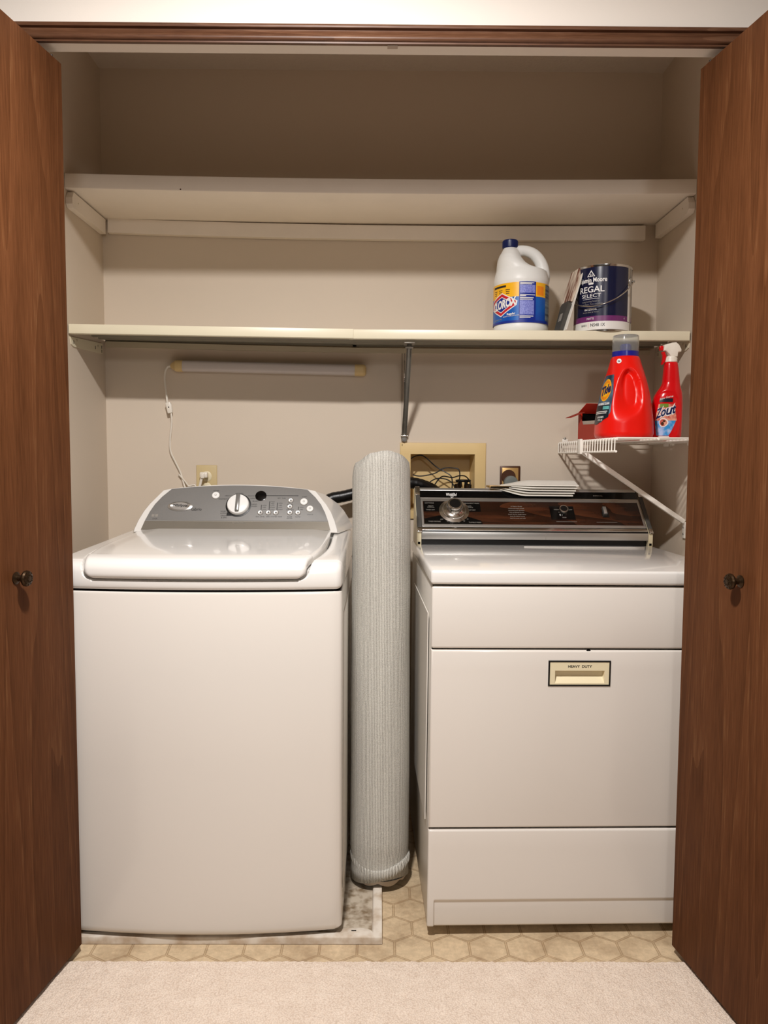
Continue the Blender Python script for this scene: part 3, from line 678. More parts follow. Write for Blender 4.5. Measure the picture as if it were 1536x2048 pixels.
b.box(.33, .70, .500, .508, .913, .9142, 'enamelside', r=.0005); b.build('worktop', dr)
# console
cy, cz = .5235, .958; q_ = sqrt(.5)
KT = Matrix(((1, 0, 0, 0), (0, q_, -q_, cy), (0, q_, q_, cz), (0, 0, 0, 1)))        # local x, slope s, normal n
b = MB(); T = Matrix(((0, 0, 1, 0), (1, 0, 0, 0), (0, 1, 0, 0), (0, 0, 0, 1)))
body = [(.538, .9135), (.538, .932), (.5245, .932), (.5245, .955), (cy+.0015, .9575), (.5235+.1235, .958+.1235), (.668, 1.083), (.672, 1.070), (.672, .9135)]
b.prism(body, .018, W-.018, 'black', T); b.build('console_body', dr)
b = MB(); b.box(.0185, W-.0185, .5215, .526, .932, .9545, 'satin', r=.0012); b.box(.40, .4012, .5212, .5222, .933, .9535, 'greyink'); b.build('lower_fascia', dr)
def end_cap(x0, x1, s):
    poly = [(.524, .9135), (.522, .9185), (.5225, .9565), (.5235+.119, .958+.119), (.655, 1.0825), (.668, 1.0825), (.676, .9135)]
    m = MB(); m.prism(poly, x0, x1, 'ivory', T)
    m.box(x0+.003, x1-.003, .5213, .5225, .9165, .9235, 'gap')
    e = m.build('end_cap', dr)
    m = MB(); m.box(x0+.001, x1+(.002 if s < 0 else -.0), .010, .142, -.002, .0045, 'trimgrey', r=.0012, T=KT); m.build('end_trim', e)
    m = MB(); m.box(x0+.0005, x1+.0025 if s < 0 else x1, .142, .180, -.004, .0052, 'chrome', r=.0015, T=KT); m.build('chrome_cap', e); m = MB(); m.box(x0+.001, x1+.002 if s < 0 else x1, -.007, .0105, -.002, .0055, 'chrome', r=.0012, T=KT); m.build('chrome_cap', e)
end_cap(.0046, .0180, -1); end_cap(W-.018, W-.0046, 1)
b = MB(); b.box(.020, W-.020, .0, .0109, -.001, .0035, 'chrome', r=.0012, T=KT)
b.box(.020, W-.020, .163, .1765, -.006, .0032, 'satin', r=.0030, T=KT); b.box(.020, W-.020, .1315, .1335, -.001, .0030, 'chrome', r=.0008, T=KT); b.build('chrome_trim', dr)
HT = KT @ Matrix(((1, 0, 0, 0), (0, 0, 1, 0), (0, -1, 0, 0), (0, 0, 0, 1)))               # holed(): x, z->s, y->-n
b = MB(); b.holed(.0205, W-.0205, .0135, .1315, (.0275, W-.0275, .0240, .1190), -.0030, .001, 'satin', r=.0008, T=HT); b.build('panel_frame', dr)
b = MB(); b.box(.020, W-.020, .1335, .1625, -.001, .0015, 'blackgloss', T=KT)
kf = lambda x, s, n=.0016, k=0: (lambda a, c, z: KT @ Vector((x+a, s+c+k*a, n+z)))
b.text('Whirlpool', .0165, 'whiteink', fn=kf(.1195, .1475), bold=.02, width=.034, shear=.3)
T_ring = KT @ Matrix.Translation((.1245, .1445, .0016)) @ Matrix.Rotation(-.5, 4, 'Z')
b.rings([[T_ring @ Vector((.0045*cos(a)*k, .0115*sin(a)*k, 0)) for a in [2*pi*i/24 for i in range(24)]] for k in (1, .82)], 'whiteink', caps=(False, False))
b.text('IMPERIAL', .0068, 'greyink', fn=kf(.5906, .148), width=.03); b.build('header_band', dr)
b = MB(); b.box(.0265, W-.0265, .023, .120, -.001, .0012, 'panelwood', T=KT)
b.prism([(.029, .0765), (.029, .1175), (.208, .1175), (.208, .0765)], .0008, .0014, 'blackgloss', KT)
b.prism([(.030, .0245), (.030, .047), (.075, .060), (.155, .060), (.205, .040), (.209, .0245)], .0008, .0014, 'blackgloss', KT)
b.prism([(.4255, .047), (.4255, .103), (.502, .103), (.502, .047)], .0008, .0014, 'blackgloss', KT)
for t, x, s, sz in (('COTTONS', .048, .111, .006), ('HEAVY', .052, .099, .0055), ('NORMAL', .052, .0935, .0055), ('TIMED DRY', .050, .083, .0055), ('PERMANENT PRESS', .180, .111, .006), ('KNITS', .172, .099, .0055), ('DELICATE', .172, .0935, .0055), ('DAMP DRY', .178, .083, .0055), ('OFF', .083, .044, .0055), ('TIMED DRYING', .060, .0355, .0055), ('50', .101, .036, .0055), ('40', .118, .0335, .0055), ('30', .135, .0335, .0055), ('20', .152, .038, .0055), ('10', .163, .046, .0055), ('TUMBLE PRESS', .185, .0325, .006), ('HIGH', .446, .088, .0055), ('LOW', .491, .088, .0055), ('MED', .458, .077, .0055), ('TEMP', .467, .0555, .0055)):
    b.text(t, sz, 'greyink', fn=kf(x, s))
for i, (t, wd) in enumerate((('A Fabric Guide', .036), ('cottons and heavy towels', .050), ('permanent press garments', .050), ('knits and delicates dry low', .046), ('timed dry for single items', .056), ('damp dry before ironing', .046), ('clean lint screen each load', .048))):
    b.text(t, .0055, 'greyink', fn=kf(.320+(.002 if i == 0 else 0), .100-.0082*i), width=wd)
b.box(.439, .503, .0385, .0395, .0008, .0014, 'greyink', T=KT).box(.565, .63, .0375, .0385, .0008, .0014, 'greyink', T=KT)
pn = b.build('control_panel', dr)
def kdisc(mb, x, s, prof, m, seg=40): mb.lathe(prof, m, seg, KT @ Matrix.Translation((x, s, 0)))
b = MB(); kdisc(b, .1237, .0790, [(.0470, .0012), (.0470, .0026), (.0375, .0055), (.0365, .0085), (.035, .0100), (.029, .0110), (.0235, .0150), (.0205, .0225)], 'chrome'); dl = b.build('timer_dial', pn)
b = MB(); kdisc(b, .1237, .0790, [(.0190, .022), (.0235, .0235), (.0240, .0330), (.0225, .0360), (.0185, .0368)], 'chrome')
for i in range(30):
    a = 2*pi*i/30; b.box(-.0008, .0008, .0228, .0252, .0245, .0325, 'steel', T=KT @ Matrix.Translation((.1237, .0790, 0)) @ Matrix.Rotation(a, 4, 'Z'))
kdisc(b, .1237, .0790, [(.0178, .0362), (.0175, .0374), (.004, .0376)], 'black'); b.build('timer_knob', pn)
b = MB(); kdisc(b, .4680, .0840, [(.0155, .0012), (.0150, .010), (.0140, .0125), (.0115, .0128)], 'chrome', 30); kdisc(b, .4680, .0840, [(.0116, .0120), (.0110, .0131), (.002, .0132)], 'black', 30); b.build('temperature_knob', pn)
b = MB(); b.box(.588, .610, .058, .080, .001, .0030, 'black', r=.0008, T=KT); b.box(.590, .603, .062, .094, .002, .0135, 'trimgrey', r=.002, T=KT); b.box(.592, .601, .064, .092, .0125, .0142, 'satin', r=.0007, T=KT); b.build('signal_switch', pn)

# ------------------------------------------------------------------ rolled rug
rr = Matrix.Rotation(radians(-5.0), 4, 'X')
ROLL = (.0065, 2.072, .030)
rg = thing('rug_roll', 'tall roll of ribbed pale grey rug standing between the washer and the dryer', 'rug', ROLL, (radians(-4.6), 0, radians(.1)))
R0 = .0838; turns = 6; per = 84; TH = .0066
RT = [(-1.01, .041), (-.97, .038), (-.93, .031), (-.7, .0205), (-.37, .0055), (-.06, 0), (.34, 0), (.58, .004), (.78, .013), (.94, .020), (1.01, .028)]
def rtop(a):                       # height of the ragged cut edge around the outer turn; a=0 faces the camera
    f = lerp_tab(RT, sin(a)); k = sstep(-.05, -.5, cos(a))
    return 1.165-(f+(.03-f)*k)+.0012*sin(a*9)
b = MB(); nr = 44; V = []; ang = []
for i in range(int(turns*per)+1):
    t = i/per; a = -1.9+2*pi*t; ang.append((a, R0-TH*t))
for j in range(nr+1):
    v = j/nr; row = []
    for a, r in ang:
        out = sstep(R0-TH*1.05, R0-TH*.2, r); zt = rtop(a)*(1 if out else 1)-(.006*(1-out))
        z = zt*v
        bul = .0022*noise.noise((sin(a)*1.3, cos(a)*1.3, z*5))*out-.004*sstep(.03, 0, zt-z)*out
        pinch = -.007*sstep(.075, .045, z)*out+.006*sstep(.045, .015, z)*out
        rad = r+bul+pinch*(.75+.25*sin(a*3+1)); zz = z+.010*sin(a*2.0+.6)*sstep(.12, 0, z)*out
        row.append((rad*sin(a), -rad*cos(a), zz))
    V.append(row)
b.rings(V, 'weave', caps=(False, False), closed=False); ro = b.build('roll', rg, sharp=80)
sm = ro.modifiers.new('thickness', 'SOLIDIFY'); sm.thickness = .0042; sm.offset = -1
# gathered hem at the foot
b = MB(); V = []
for j in range(9):
    v = j/8; row = []
    for i in range(160):
        a = -1.75+3.5*i/159; f = cos(a*.85)
        wv = .0019*sin(a*52+2.5*sin(a*3))*(.4+.6*sin(pi*v))
        r = R0-.005+.0085*sin(pi*min(1, v*.95+.08))*(.7+.3*sin(a*2.3+.4))-.010*v*v+wv
        z = .040-.042*v*(.75+.25*f)+.007*sin(a*2.6-.9)*(1-v*.5)+(.020*(1-f))
        row.append((r*sin(a), -r*cos(a), z))
    V.append(row)
b.rings(V, 'weave', caps=(False, False), closed=False); hm = b.build('gathered_hem', rg, sharp=80)
sm = hm.modifiers.new('thickness', 'SOLIDIFY'); sm.thickness = .003; sm.offset = -1
b = MB(); V = []
for j in range(5):
    v = j/4
    V.append([((R0-.004-.012*v)*sin(a), -(R0-.004-.012*v)*cos(a), .004-.020*v*(.55+.45*abs(sin(a*3.2+.3)))) for a in [-1.2+2.4*i/60 for i in range(61)]])
b.rings(V, 'card', caps=(False, False), closed=False); b.build('loose_lining', rg, sharp=80)

# ------------------------------------------------------------------ tube light on the back wall, with its cord
TL = (-.372, YB, 1.473)
tl = thing('tube_light', 'slim unlit tube light with yellowed ends on the back wall under the metal shelf', 'light', TL, (0, radians(1.05), 0))
SEC = lambda k, w=.018, d=.034: [(w*k*cos(a), -d/2-d/2*k*sin(a) if abs(k) < 9 else 0) for a in [2*pi*i/28 for i in range(28)]]
def sec_ring(x, hw, d, e=3.0, n=28):
    P = []
    for i in range(n):
        a = 2*pi*i/n; c, s = cos(a), sin(a)
        P.append((x, -.001-d/2+d/2*math.copysign(abs(s)**(2/e), s), hw*math.copysign(abs(c)**(2/e), c)))
    return P
b = MB(); b.rings([sec_ring(-.283, .0178, .035), sec_ring(.289, .0178, .035)], 'lens'); b.build('lens', tl)
b = MB(); b.rings([sec_ring(-.325, .006, .016), sec_ring(-.322, .0085, .02), sec_ring(-.305, .0185, .0365), sec_ring(-.300, .019, .0372), sec_ring(-.282, .019, .0372)], 'tan'); b.build('end_cap', tl)
b = MB(); b.rings([sec_ring(.288, .019, .0372), sec_ring(.316, .019, .0372), sec_ring(.322, .0165, .033), sec_ring(.3255, .011, .024)], 'tan'); b.build('end_cap', tl)
pc = [(-.3215, -.010, 0), (-.335, -.010, -.003), (-.343, -.012, -.022), (-.3435, -.014, -.05), (-.337, -.018, -.092), (-.333, -.020, -.124)]
b = MB(); b.tube(smooth_path([(x, y, z+.0) for x, y, z in pc]), .0021, 'whiteplastic', 8, flat=1.7)
b.tube([(-.323, -.010, 0), (-.333, -.010, -.002)], [.006, .003], 'whiteplastic', 10)
p2 = [(-.321, -.020, -.155), (-.319, -.020, -.178), (-.322, -.016, -.21), (-.3265, -.012, -.25), (-.324, -.010, -.285), (-.309, -.009, -.318), (-.291, -.008, -.355), (-.2805, -.010, -.39), (-.268, -.016, -.412), (-.245, -.025, -.418), (-.225, -.030, -.405), (-.2155, -.034, -.375), (-.2135, -.034, -.362)]
b.tube(smooth_path(p2), .0027, 'whiteplastic', 8, flat=1.6)
b.tube(smooth_path([(-.297, -.009, -.36), (-.275, -.012, -.383), (-.262, -.014, -.398), (-.243, -.016, -.394), (-.235, -.014, -.408)]), .0025, 'whiteplastic', 8, flat=1.6)
b.build('power_cord', tl)
b = MB(); TS = Matrix.Translation((-.3265, -.021, -.1385)) @ Matrix.Rotation(radians(-14), 4, 'Y')
b.box(-.0085, .0085, -.007, .007, -.0185, .0185, 'whiteplastic', r=.003, T=TS).box(-.0095, .0095, -.003, .0045, -.012, .012, 'whiteplastic', r=.0015, T=TS)
b.lathe([(.0022, 0), (.0018, .0006)], 'gap', 10, TS @ Matrix.Translation((0, -.0070, .0015)) @ Matrix.Rotation(pi/2, 4, 'X')); b.build('inline_switch', tl)
b = MB(); TP = Matrix.Translation((-.2085, -.022, -.3585))
b.box(-.013, .013, -.014, .006, -.010, .009, 'whiteplastic', r=.004, T=TP).box(-.008, .004, -.020, -.010, -.012, .006, 'whiteplastic', r=.003, T=TP); b.build('plug', tl)

# ------------------------------------------------------------------ wall outlets
ou = thing('electrical_outlet', 'tan wall outlet plate with two plugs above the washer', 'outlet', (-.583, YB, 1.0935))
b = MB(); b.box(-.035, .035, -.0055, -.0004, -.057, .0572, 'tanplate', r=.003, seg=3); b.build('cover_plate', ou)
for z in (.0195, -.0195):
    b = MB(); b.lathe([(.0175, -.001), (.0175, .0062), (.0160, .0070)], 'ivory', 28, Matrix.Translation((0, 0, z)) @ Matrix.Rotation(pi/2, 4, 'X')); b.build('socket', ou)
b = MB(); b.lathe([(.003, .005), (.0025, .0062)], 'tanplate', 10, Matrix.Rotation(pi/2, 4, 'X')); b.build('screw', ou)
pl = thing('power_plug', 'black plug in the lower socket of the outlet above the washer', 'plug', (-.583, YB-.0075, 1.070))
b = MB(); b.box(-.014, .014, -.026, 0, -.012, .012, 'black', r=.004).box(-.010, .010, -.034, -.02, -.02, .008, 'black', r=.004)
b.tube(smooth_path([(0, -.025, -.014), (0, -.032, -.04), (.01, -.035, -.10), (.02, -.03, -.2)]), .0042, 'black', 8); b.build('plug_body', pl)
d2 = thing('dryer_outlet', 'brown edged brass wall outlet plate with a grey plug behind the dryer', 'outlet', (.440, YB, 1.0945))
b = MB(); b.box(-.0345, .0345, -.006, -.0004, -.059, .0585, 'brownmetal', r=.0025); b.box(-.0275, .0275, -.0066, -.005, -.052, .0525, 'gold', r=.0012); b.build('cover_plate', d2)
b = MB(); b.lathe([(.024, 0), (.024, .004), (.0225, .0058)], 'brownmetal', 30, Matrix.Translation((-.006, -.0062, .022)) @ Matrix.Rotation(pi/2, 4, 'X')); b.build('socket', d2)
b = MB(); b.rings([[(x*k, -.012-d, .001+z*k) for x, z in [(.0235*cos(a), .025*sin(a)) for a in [2*pi*i/30 for i in range(30)]]] for d, k in ((0, 1), (.018, 1), (.022, .93), (.023, .7))], 'greyplug')
b.cyl((0, -.02, -.035), (0, -.03, -.13), .008, 'greyplug', 12); b.build('plug', d2)

# ------------------------------------------------------------------ recessed laundry box with its hose, valve and loose wires
lx = thing('laundry_box', 'tan recessed laundry outlet box in the back wall behind the dryer', 'wall box', (.2125, YB, 1.1))
b = MB(); b.holed(-.1448, .1452, -.128, .1295, (-.1090, .1072, -.098, .0918), -.0065, -.0003, 'tan', r=.003); b.build('frame', lx)
b = MB(); x0, x1, z0, z1, y1 = -.1088, .1070, -.0975, .0914, .088
V = [(x0, -.002, z0), (x1, -.002, z0), (x1, -.002, z1), (x0, -.002, z1), (x0+.006, y1, z0+.006), (x1-.006, y1, z0+.006), (x1-.006, y1, z1-.006), (x0+.006, y1, z1-.006)]
b.keep = True; b.add(V, [(0, 1, 5, 4), (1, 2, 6, 5), (2, 3, 7, 6), (3, 0, 4, 7), (4, 5, 6, 7)], 'tan'); b.build('box_liner', lx, smooth=False)
b = MB(); b.box(-.1385, -.1370, -.0072, -.006, .118, .126, 'gap'); b.build('screw_slot', lx)
def at(px, pz, y): return (px, y, pz)
ho = thing('drain_hose', 'thick black drain hose running behind the rug roll from the washer into the laundry box', 'hose', (-.05, 2.54, 1.05))
P = smooth_path([(-.22, 2.505, .90), (-.20, 2.515, 1.0), (-.165, 2.52, 1.040), (-.115, 2.525, 1.052), (-.05, 2.53, 1.068), (.03, 2.535, 1.088), (.10, 2.545, 1.096), (.155, 2.555, 1.083), (.20, 2.60, 1.055), (.215, 2.62, 1.015)], 10)
R = [.0195+.0005*sin(i*2.2) for i in range(len(P))]
b = MB(); b.tube(P, R, 'black', 14); bw(b, 'corrugated_hose', ho, (-.05, 2.54, 1.05))
va = thing('shutoff_valve', 'black handled water valve inside the laundry box', 'valve', (.285, 2.625, 1.085))
b = MB(); b.box(-.026, .026, -.006, .006, .012, .021, 'black', r=.003).cyl((-.010, 0, -.005), (-.010, 0, .016), .006, 'black', 12).cyl((.010, 0, -.005), (.010, 0, .016), .006, 'black', 12); b.build('handle', va)
b = MB()
for x in (-.018, .016): b.lathe([(.008, -.1), (.008, -.012), (.013, -.010), (.013, .003), (.009, .006)], 'antique', 18, Matrix.Translation((x, .004, 0)))
b.build('valve_body', va)
wires = [('long thin dark wire drooping from the upper left of the laundry box', [(.105, 2.60, 1.176), (.125, 2.612, 1.186), (.150, 2.615, 1.184), (.19, 2.615, 1.150), (.222, 2.610, 1.131), (.242, 2.605, 1.116), (.2455, 2.602, 1.085), (.240, 2.60, 1.05)]),
         ('thin dark wire arching over the valve in the laundry box', [(.112, 2.615, 1.121), (.14, 2.615, 1.117), (.185, 2.612, 1.126), (.218, 2.61, 1.144), (.25, 2.61, 1.145), (.268, 2.608, 1.139), (.271, 2.606, 1.115), (.265, 2.605, 1.09)]),
         ('dark wire looping low across the left of the laundry box', [(.158, 2.60, 1.083), (.175, 2.603, 1.101), (.20, 2.606, 1.110), (.232, 2.606, 1.104), (.252, 2.604, 1.084), (.256, 2.602, 1.05)]),
         ('dark wire rising from the hose and circling round the valve in the laundry box', [(.180, 2.598, 1.078), (.196, 2.60, 1.103), (.214, 2.60, 1.117), (.245, 2.60, 1.113), (.268, 2.598, 1.119), (.29, 2.598, 1.117), (.305, 2.598, 1.098), (.302, 2.598, 1.078), (.290, 2.598, 1.066)])]
for lab, P in wires:
    b = MB(); b.tube(smooth_path(P), .0021, 'black', 7); o = b.build('loose_wire'); tag(o, lab, 'wire', 'loose wires in the laundry box')

# ------------------------------------------------------------------ booklets on the dryer console
labs = ['lowest white booklet drooping over the console at the bottom of the stack on the dryer', 'second booklet from the bottom of the stack on the dryer console', 'middle booklet of the stack of five on the dryer console', 'second booklet from the top of the stack on the dryer console', 'topmost white booklet lying open faced on the stack on the dryer console']
dm = Matrix.Translation((.1191, 1.8095, 0)) @ Matrix.Rotation(radians(1.64), 4, 'Z') @ Matrix.Rotation(radians(.339), 4, 'Y')
dm = dm
for i in range(5):
    def bk(u, v, i=i, dz=0):
        x0, x1 = .250+.010*i, .517-.0035*(4-i)
        x = x0+(x1-x0)*u; fan = sstep(-.05, .42, u)
        yb = .704-.004*i; yf = .650-(.062-.003*(4-i))*fan
        y = yb+(yf-yb)*v
        top = 1.0862+.0019*i+.0034*i*fan
        droop = (.0235-.0028*i)*sstep(.44, 1.0, v)*fan
        return (x, y, top-droop+dz*(.5+.5*fan))
    b = MB(); n = 20
    G = [[bk(u/n, v/10) for u in range(n+1)] for v in range(11)]; G2 = [[bk(u/n, v/10, dz=.0034) for u in range(n+1)] for v in range(11)]
    b.rings(G, 'paper' if i != 2 else 'paperdark', (False, False), False, dm); b.rings(G2, 'paper', (False, False), False, dm)
    for e1, e2 in ((G[0], G2[0]), (G[-1], G2[-1]), ([r[0] for r in G], [r[0] for r in G2]), ([r[-1] for r in G], [r[-1] for r in G2])):
        b.rings([e1, e2], 'paper', (False, False), False, dm)
    tag(b.build('booklet'), labs[i], 'booklet', 'booklets stacked on the dryer console')
b = MB(); b.box(.243, .33, .63, .70, 1.0855, 1.0925, 'gold', r=.001, T=dm @ Matrix.Translation((0, 0, 0))); b.box(.245, .328, .629, .64, 1.0862, 1.0915, 'gap', T=dm)
tag(b.build('small_notebook'), 'tan edged dark notebook poking out left of the booklets on the dryer console', 'notebook')

# ------------------------------------------------------------------ bleach jug
SH = 1.5561
JC = (.4305, 2.398, SH-.0012)
jg = thing('bleach_jug', 'white bleach jug with a blue cap and yellow and blue label on the metal shelf', 'bottle', JC)
b = MB()
def el(cx, rx, ry, z, n=56, e=2.0, dz=0):
    P = []
    for i in range(n):
        a = 2*pi*i/n; c, s = cos(a), sin(a); x = cx+rx*math.copysign(abs(c)**(2/e), c)
        P.append((x, ry*math.copysign(abs(s)**(2/e), s), z+dz*(x-cx)/max(rx, 1e-6)))
    return P
JR = .0835
b.rings([el(0, .070, .070, 0), el(0, .079, .079, .004), el(0, .0832, .0832, .014), el(0, JR-.0015, JR-.0015, .03), el(0, JR-.0015, JR-.0015, .150), el(0, JR, JR, .156), el(0, .0825, .082, .168), el(-.001, .079, .078, .182), el(-.001, .0755, .073, .192), el(-.019, .056, .068, .205, dz=-.006), el(-.029, .044, .060, .219, dz=-.007), el(-.034, .034, .049, .235, dz=-.005), el(-.0355, .0262, .036, .250), el(-.0355, .0215, .024, .260), el(-.0355, .0185, .019, .266), el(-.0355, .0165, .0165, .268), el(-.0355, .0165, .0165, .276)], 'jug')
hp = smooth_path([(-.028, 0, .246), (-.008, 0, .2565), (.018, 0, .2545), (.040, 0, .244), (.056, 0, .225), (.065, 0, .203), (.068, 0, .180), (.064, 0, .160)], 6)
b.tube(hp, [.0155+.0065*(i/len(hp))**1.5 for i in range(len(hp))], 'jug', 16)
jb = b.build('jug_body', jg)
rm = jb.modifiers.new('blend', 'REMESH'); rm.mode = 'VOXEL'; rm.voxel_size = .0026; rm.use_smooth_shade = True
cs = jb.modifiers.new('soften', 'SMOOTH'); cs.factor = .5; cs.iterations = 9
b = MB(); b.lathe([(.0225, .262), (.0232, .264), (.0232, .284), (.0215, .2865), (.004, .287)], 'navy', 40, Matrix.Translation((-.0355, 0, 0)))
for i in range(40):
    a = 2*pi*i/40; b.box(-.0009, .0009, .0225, .0239, .265, .283, 'navy', T=Matrix.Translation((-.0355, 0, 0)) @ Matrix.Rotation(a, 4, 'Z'))
b.build('cap', jg)
def cyl_patch(mb, R, a0, a1, z0, z1, m, off=0, n=None, zt=None):
    n = n or max(3, int(abs(a1-a0)/.07)); a0, a1 = radians(a0) if abs(a0) > 7 or abs(a1) > 7 else a0, radians(a1) if abs(a0) > 7 or abs(a1) > 7 else a1
    V = [((R+off)*sin(a0+(a1-a0)*i/n), -(R+off)*cos(a0+(a1-a0)*i/n), z) for z in (z0, z1) for i in range(n+1)]
    mb.add(V, [(i, i+1, n+2+i, n+1+i) for i in range(n)], m)
def cyl_poly(mb, R, pts, m, off):
    """polygon given as (arc length, z), subdivided finely and wrapped on the cylinder"""
    bm_ = bmesh.new(); f = bm_.faces.new([bm_.verts.new((x, y, 0)) for x, y in pts]); bmesh.ops.triangulate(bm_, faces=[f])
    bmesh.ops.subdivide_edges(bm_, edges=bm_.edges[:], cuts=3, use_grid_fill=True)
    for v in bm_.verts: x, y = v.co.x, v.co.y; v.co = ((R+off)*sin(x/R), -(R+off)*cos(x/R), y)
    mb.bm(bm_, m)
LR = JR+.0006; JO = -10*pi/180
deg = lambda a: radians(a)+JO
b = MB(); b.keep = True
def jp(a0, a1, z0, z1, m, off=0): cyl_patch(b, LR, deg(a0), deg(a1), z0, z1, m, off, n=max(3, int((a1-a0)/4)))
jp(-150, 100, .032, .1035, 'blue'); jp(-150, 100, .1035, .1455, 'yellow'); jp(-150, 100, .027, .034, 'deepblue', .0001)
jp(-4, 31, .032, .1465, 'deepblue', .0002)
jp(-2, 29, .1135, .137, 'palevio', .0004); jp(-2, 27, .050, .0915, 'palevio', .0004)
for z, a in ((.1425, 27), (.1392, 22), (.1075, 29), (.1045, 10), (.0990, 26), (.0945, 24), (.0455, 26), (.0415, 20)): jp(-2, a, z-.001, z+.001, 'whiteink', .0004)
jp(34, 52, .108, .135, 'orange', .0002); jp(58, 96, .036, .143, 'stripe', .0003)
jp(-70, -32, .1335, .1395, 'ink', .0003)
for a in (-62, -46, -28):
    for q in range(3): jp(a-5+q*.6, a+5-q*.6, .1245-.0055*q, .1265-.0055*q, 'ink', .0003)
hexp = lambda k, cx, cz: [(cx+.047*k*x, cz+.032*k*z) for x, z in ((-1, -.28), (-.05, -1), (.95, -.12), (1, .25), (.02, 1), (-.98, .42))]
lc = LR*deg(-42)
cyl_poly(b, LR, hexp(1.10, lc, .0825), 'whiteink', .0006); cyl_poly(b, LR, hexp(1.0, lc, .0825), 'redlogo', .0008); cyl_poly(b, LR, hexp(.74, lc, .0825), 'whiteink', .0010); cyl_poly(b, LR, hexp(.67, lc, .0825), 'deepblue', .0012)
wrap = lambda ox, oz, k=0, off=.0014: (lambda a, c, z: ((LR+off+z)*sin((ox+a)/LR), -(LR+off+z)*cos((ox+a)/LR), oz+c+k*a))
b.text('CLOROX', .034, 'whiteink', fn=wrap(lc+.003, .0828, .17), bold=.04, width=.088, shear=.06)
b.text('Regular', .0085, 'whiteink', fn=wrap(LR*deg(-20), .0535, .05), bold=.03); b.text('BLEACH  CONCENTRATED', .0042, 'whiteink', fn=wrap(LR*deg(-20), .0470, .05)); b.text('1.89 QT (1.79L)', .0052, 'greyink', fn=wrap(LR*deg(-52), .0395, .05))
b.build('label', jg, smooth=True, sharp=60)

# ------------------------------------------------------------------ paint can
CC = (.6745, 2.372, SH-.0013); CR = .0838
pcn = thing('paint_can', 'dark blue gallon paint can with a wire handle on the metal shelf', 'paint can', CC)
b = MB(); b.lathe([(.076, .0045), (CR-.001, .003), (CR+.0012, .0), (CR+.0014, .0026), (CR, .0045), (CR, .186), (CR+.0014, .1885), (CR+.0016, .1925), (CR, .1945), (CR-.004, .1945), (CR-.006, .190), (CR-.012, .188)], 'chrome', 72); b.build('can_body', pcn)
b = MB(); b.lathe([(CR-.0095, .186), (CR-.0095, .1915), (CR-.013, .1915), (CR-.015, .187), (.02, .187)], 'satin', 60); b.build('lid', pcn)
CO = -15.9*pi/180; cdeg = lambda a: radians(a)+CO
b = MB(); b.keep = True
def cp(a0, a1, z0, z1, m, off): cyl_patch(b, CR, cdeg(a0), cdeg(a1), z0, z1, m, off, n=max(3, int((a1-a0)/4)))
cp(-285, 58, .0445, .1865, 'cannavy', .0004); cp(-285, 68, .0285, .0445, 'purple', .0005); cp(-285, 68, .0045, .0285, 'canwhite', .0004)
cw = lambda d, z, k=0, off=.0007: (lambda a, c, zz: ((CR+off+zz)*sin(cdeg(d)+a/CR), -(CR+off+zz)*cos(cdeg(d)+a/CR), z+c+k*a))
D0 = -24
cyl_poly2 = lambda pts, m, off: cyl_poly(b, CR, [(CR*cdeg(D0)+x, z) for x, z in pts], m, off)
cyl_poly2([(-.0125, .1595), (.0125, .1595), (0, .1785)], 'whiteink', .0007)
cyl_poly2([(-.0085, .1610), (-.0015, .1610), (-.0050, .1680)], 'cannavy', .0010); cyl_poly2([(.0000, .1610), (.0085, .1610), (.0005, .1735), (-.0028, .1690)], 'cannavy', .0010); cyl_poly2([(.0015, .1622), (.0055, .1622), (.0018, .1680)], 'whiteink', .0013)
b.text('Benjamin Moore', .0185, 'whiteink', fn=cw(D0-2, .1490), bold=.022, width=.098)
b.text('REGAL', .0245, 'whiteink', fn=cw(D0, .1215), bold=.012, width=.078); b.text('SELECT', .0150, 'whiteink', fn=cw(D0, .1035), width=.060)
cyl_poly2([(-.007, .1365), (.007, .1365), (.0085, .1415), (.004, .1385), (0, .1425), (-.004, .1385), (-.0085, .1415)], 'whiteink', .0007)
cyl_poly2([(-.026, .0945), (.026, .0945), (.026, .0955), (-.026, .0955)], 'whiteink', .0007)
b.text('Long Lasting Finish for', .0062, 'greyink', fn=cw(D0, .0875)); b.text('Every Door, Trim and Wall', .0062, 'greyink', fn=cw(D0, .0795))
b.text('INTERIOR', .0082, 'whiteink', fn=cw(D0, .0640), bold=.02, width=.038); b.text('Acrylic Paint & Primer', .0056, 'greyink', fn=cw(D0, .0560))
b.text('MATTE', .0085, 'whiteink', fn=cw(D0, .0368), width=.022); b.text('C', .006, 'whiteink', fn=cw(48, .0370))
b.text('BASE 1', .0082, 'ink', fn=cw(-37, .0180), width=.019); b.text('N548 1X', .0125, 'ink', fn=cw(-9, .0178), bold=.012, width=.042)
cyl_poly(b, CR, [(CR*cdeg(-28)+x, z) for x, z in ((0, .010), (.0005, .010), (.0005, .025), (0, .025))], 'redlogo', .0007)
cp(58, 66, .030, .133, 'canwhite', .0006); cp(66, 75, .030, .186, 'satin', .0005)
b.build('label', pcn, sharp=60)
EA = 72
def on_can(d, r, z): return Vector((r*sin(cdeg(d)), -r*cos(cdeg(d)), z))
for k, d in enumerate((EA, EA-180)):
    ax = (on_can(d, 1, 0)).normalized(); T = Matrix.Translation(on_can(d, CR-.002, .1495)) @ ax.to_track_quat('Z', 'Y').to_matrix().to_4x4()
    b = MB(); b.lathe([(.0135, 0), (.0135, .003), (.011, .005), (.0055, .006), (.0045, .003)], 'satin', 24, T); b.lathe([(.0022, .003), (.0022, .011), (.0032, .0112), (.0032, .013)], 'steel', 12, T); b.build('ear', pcn)
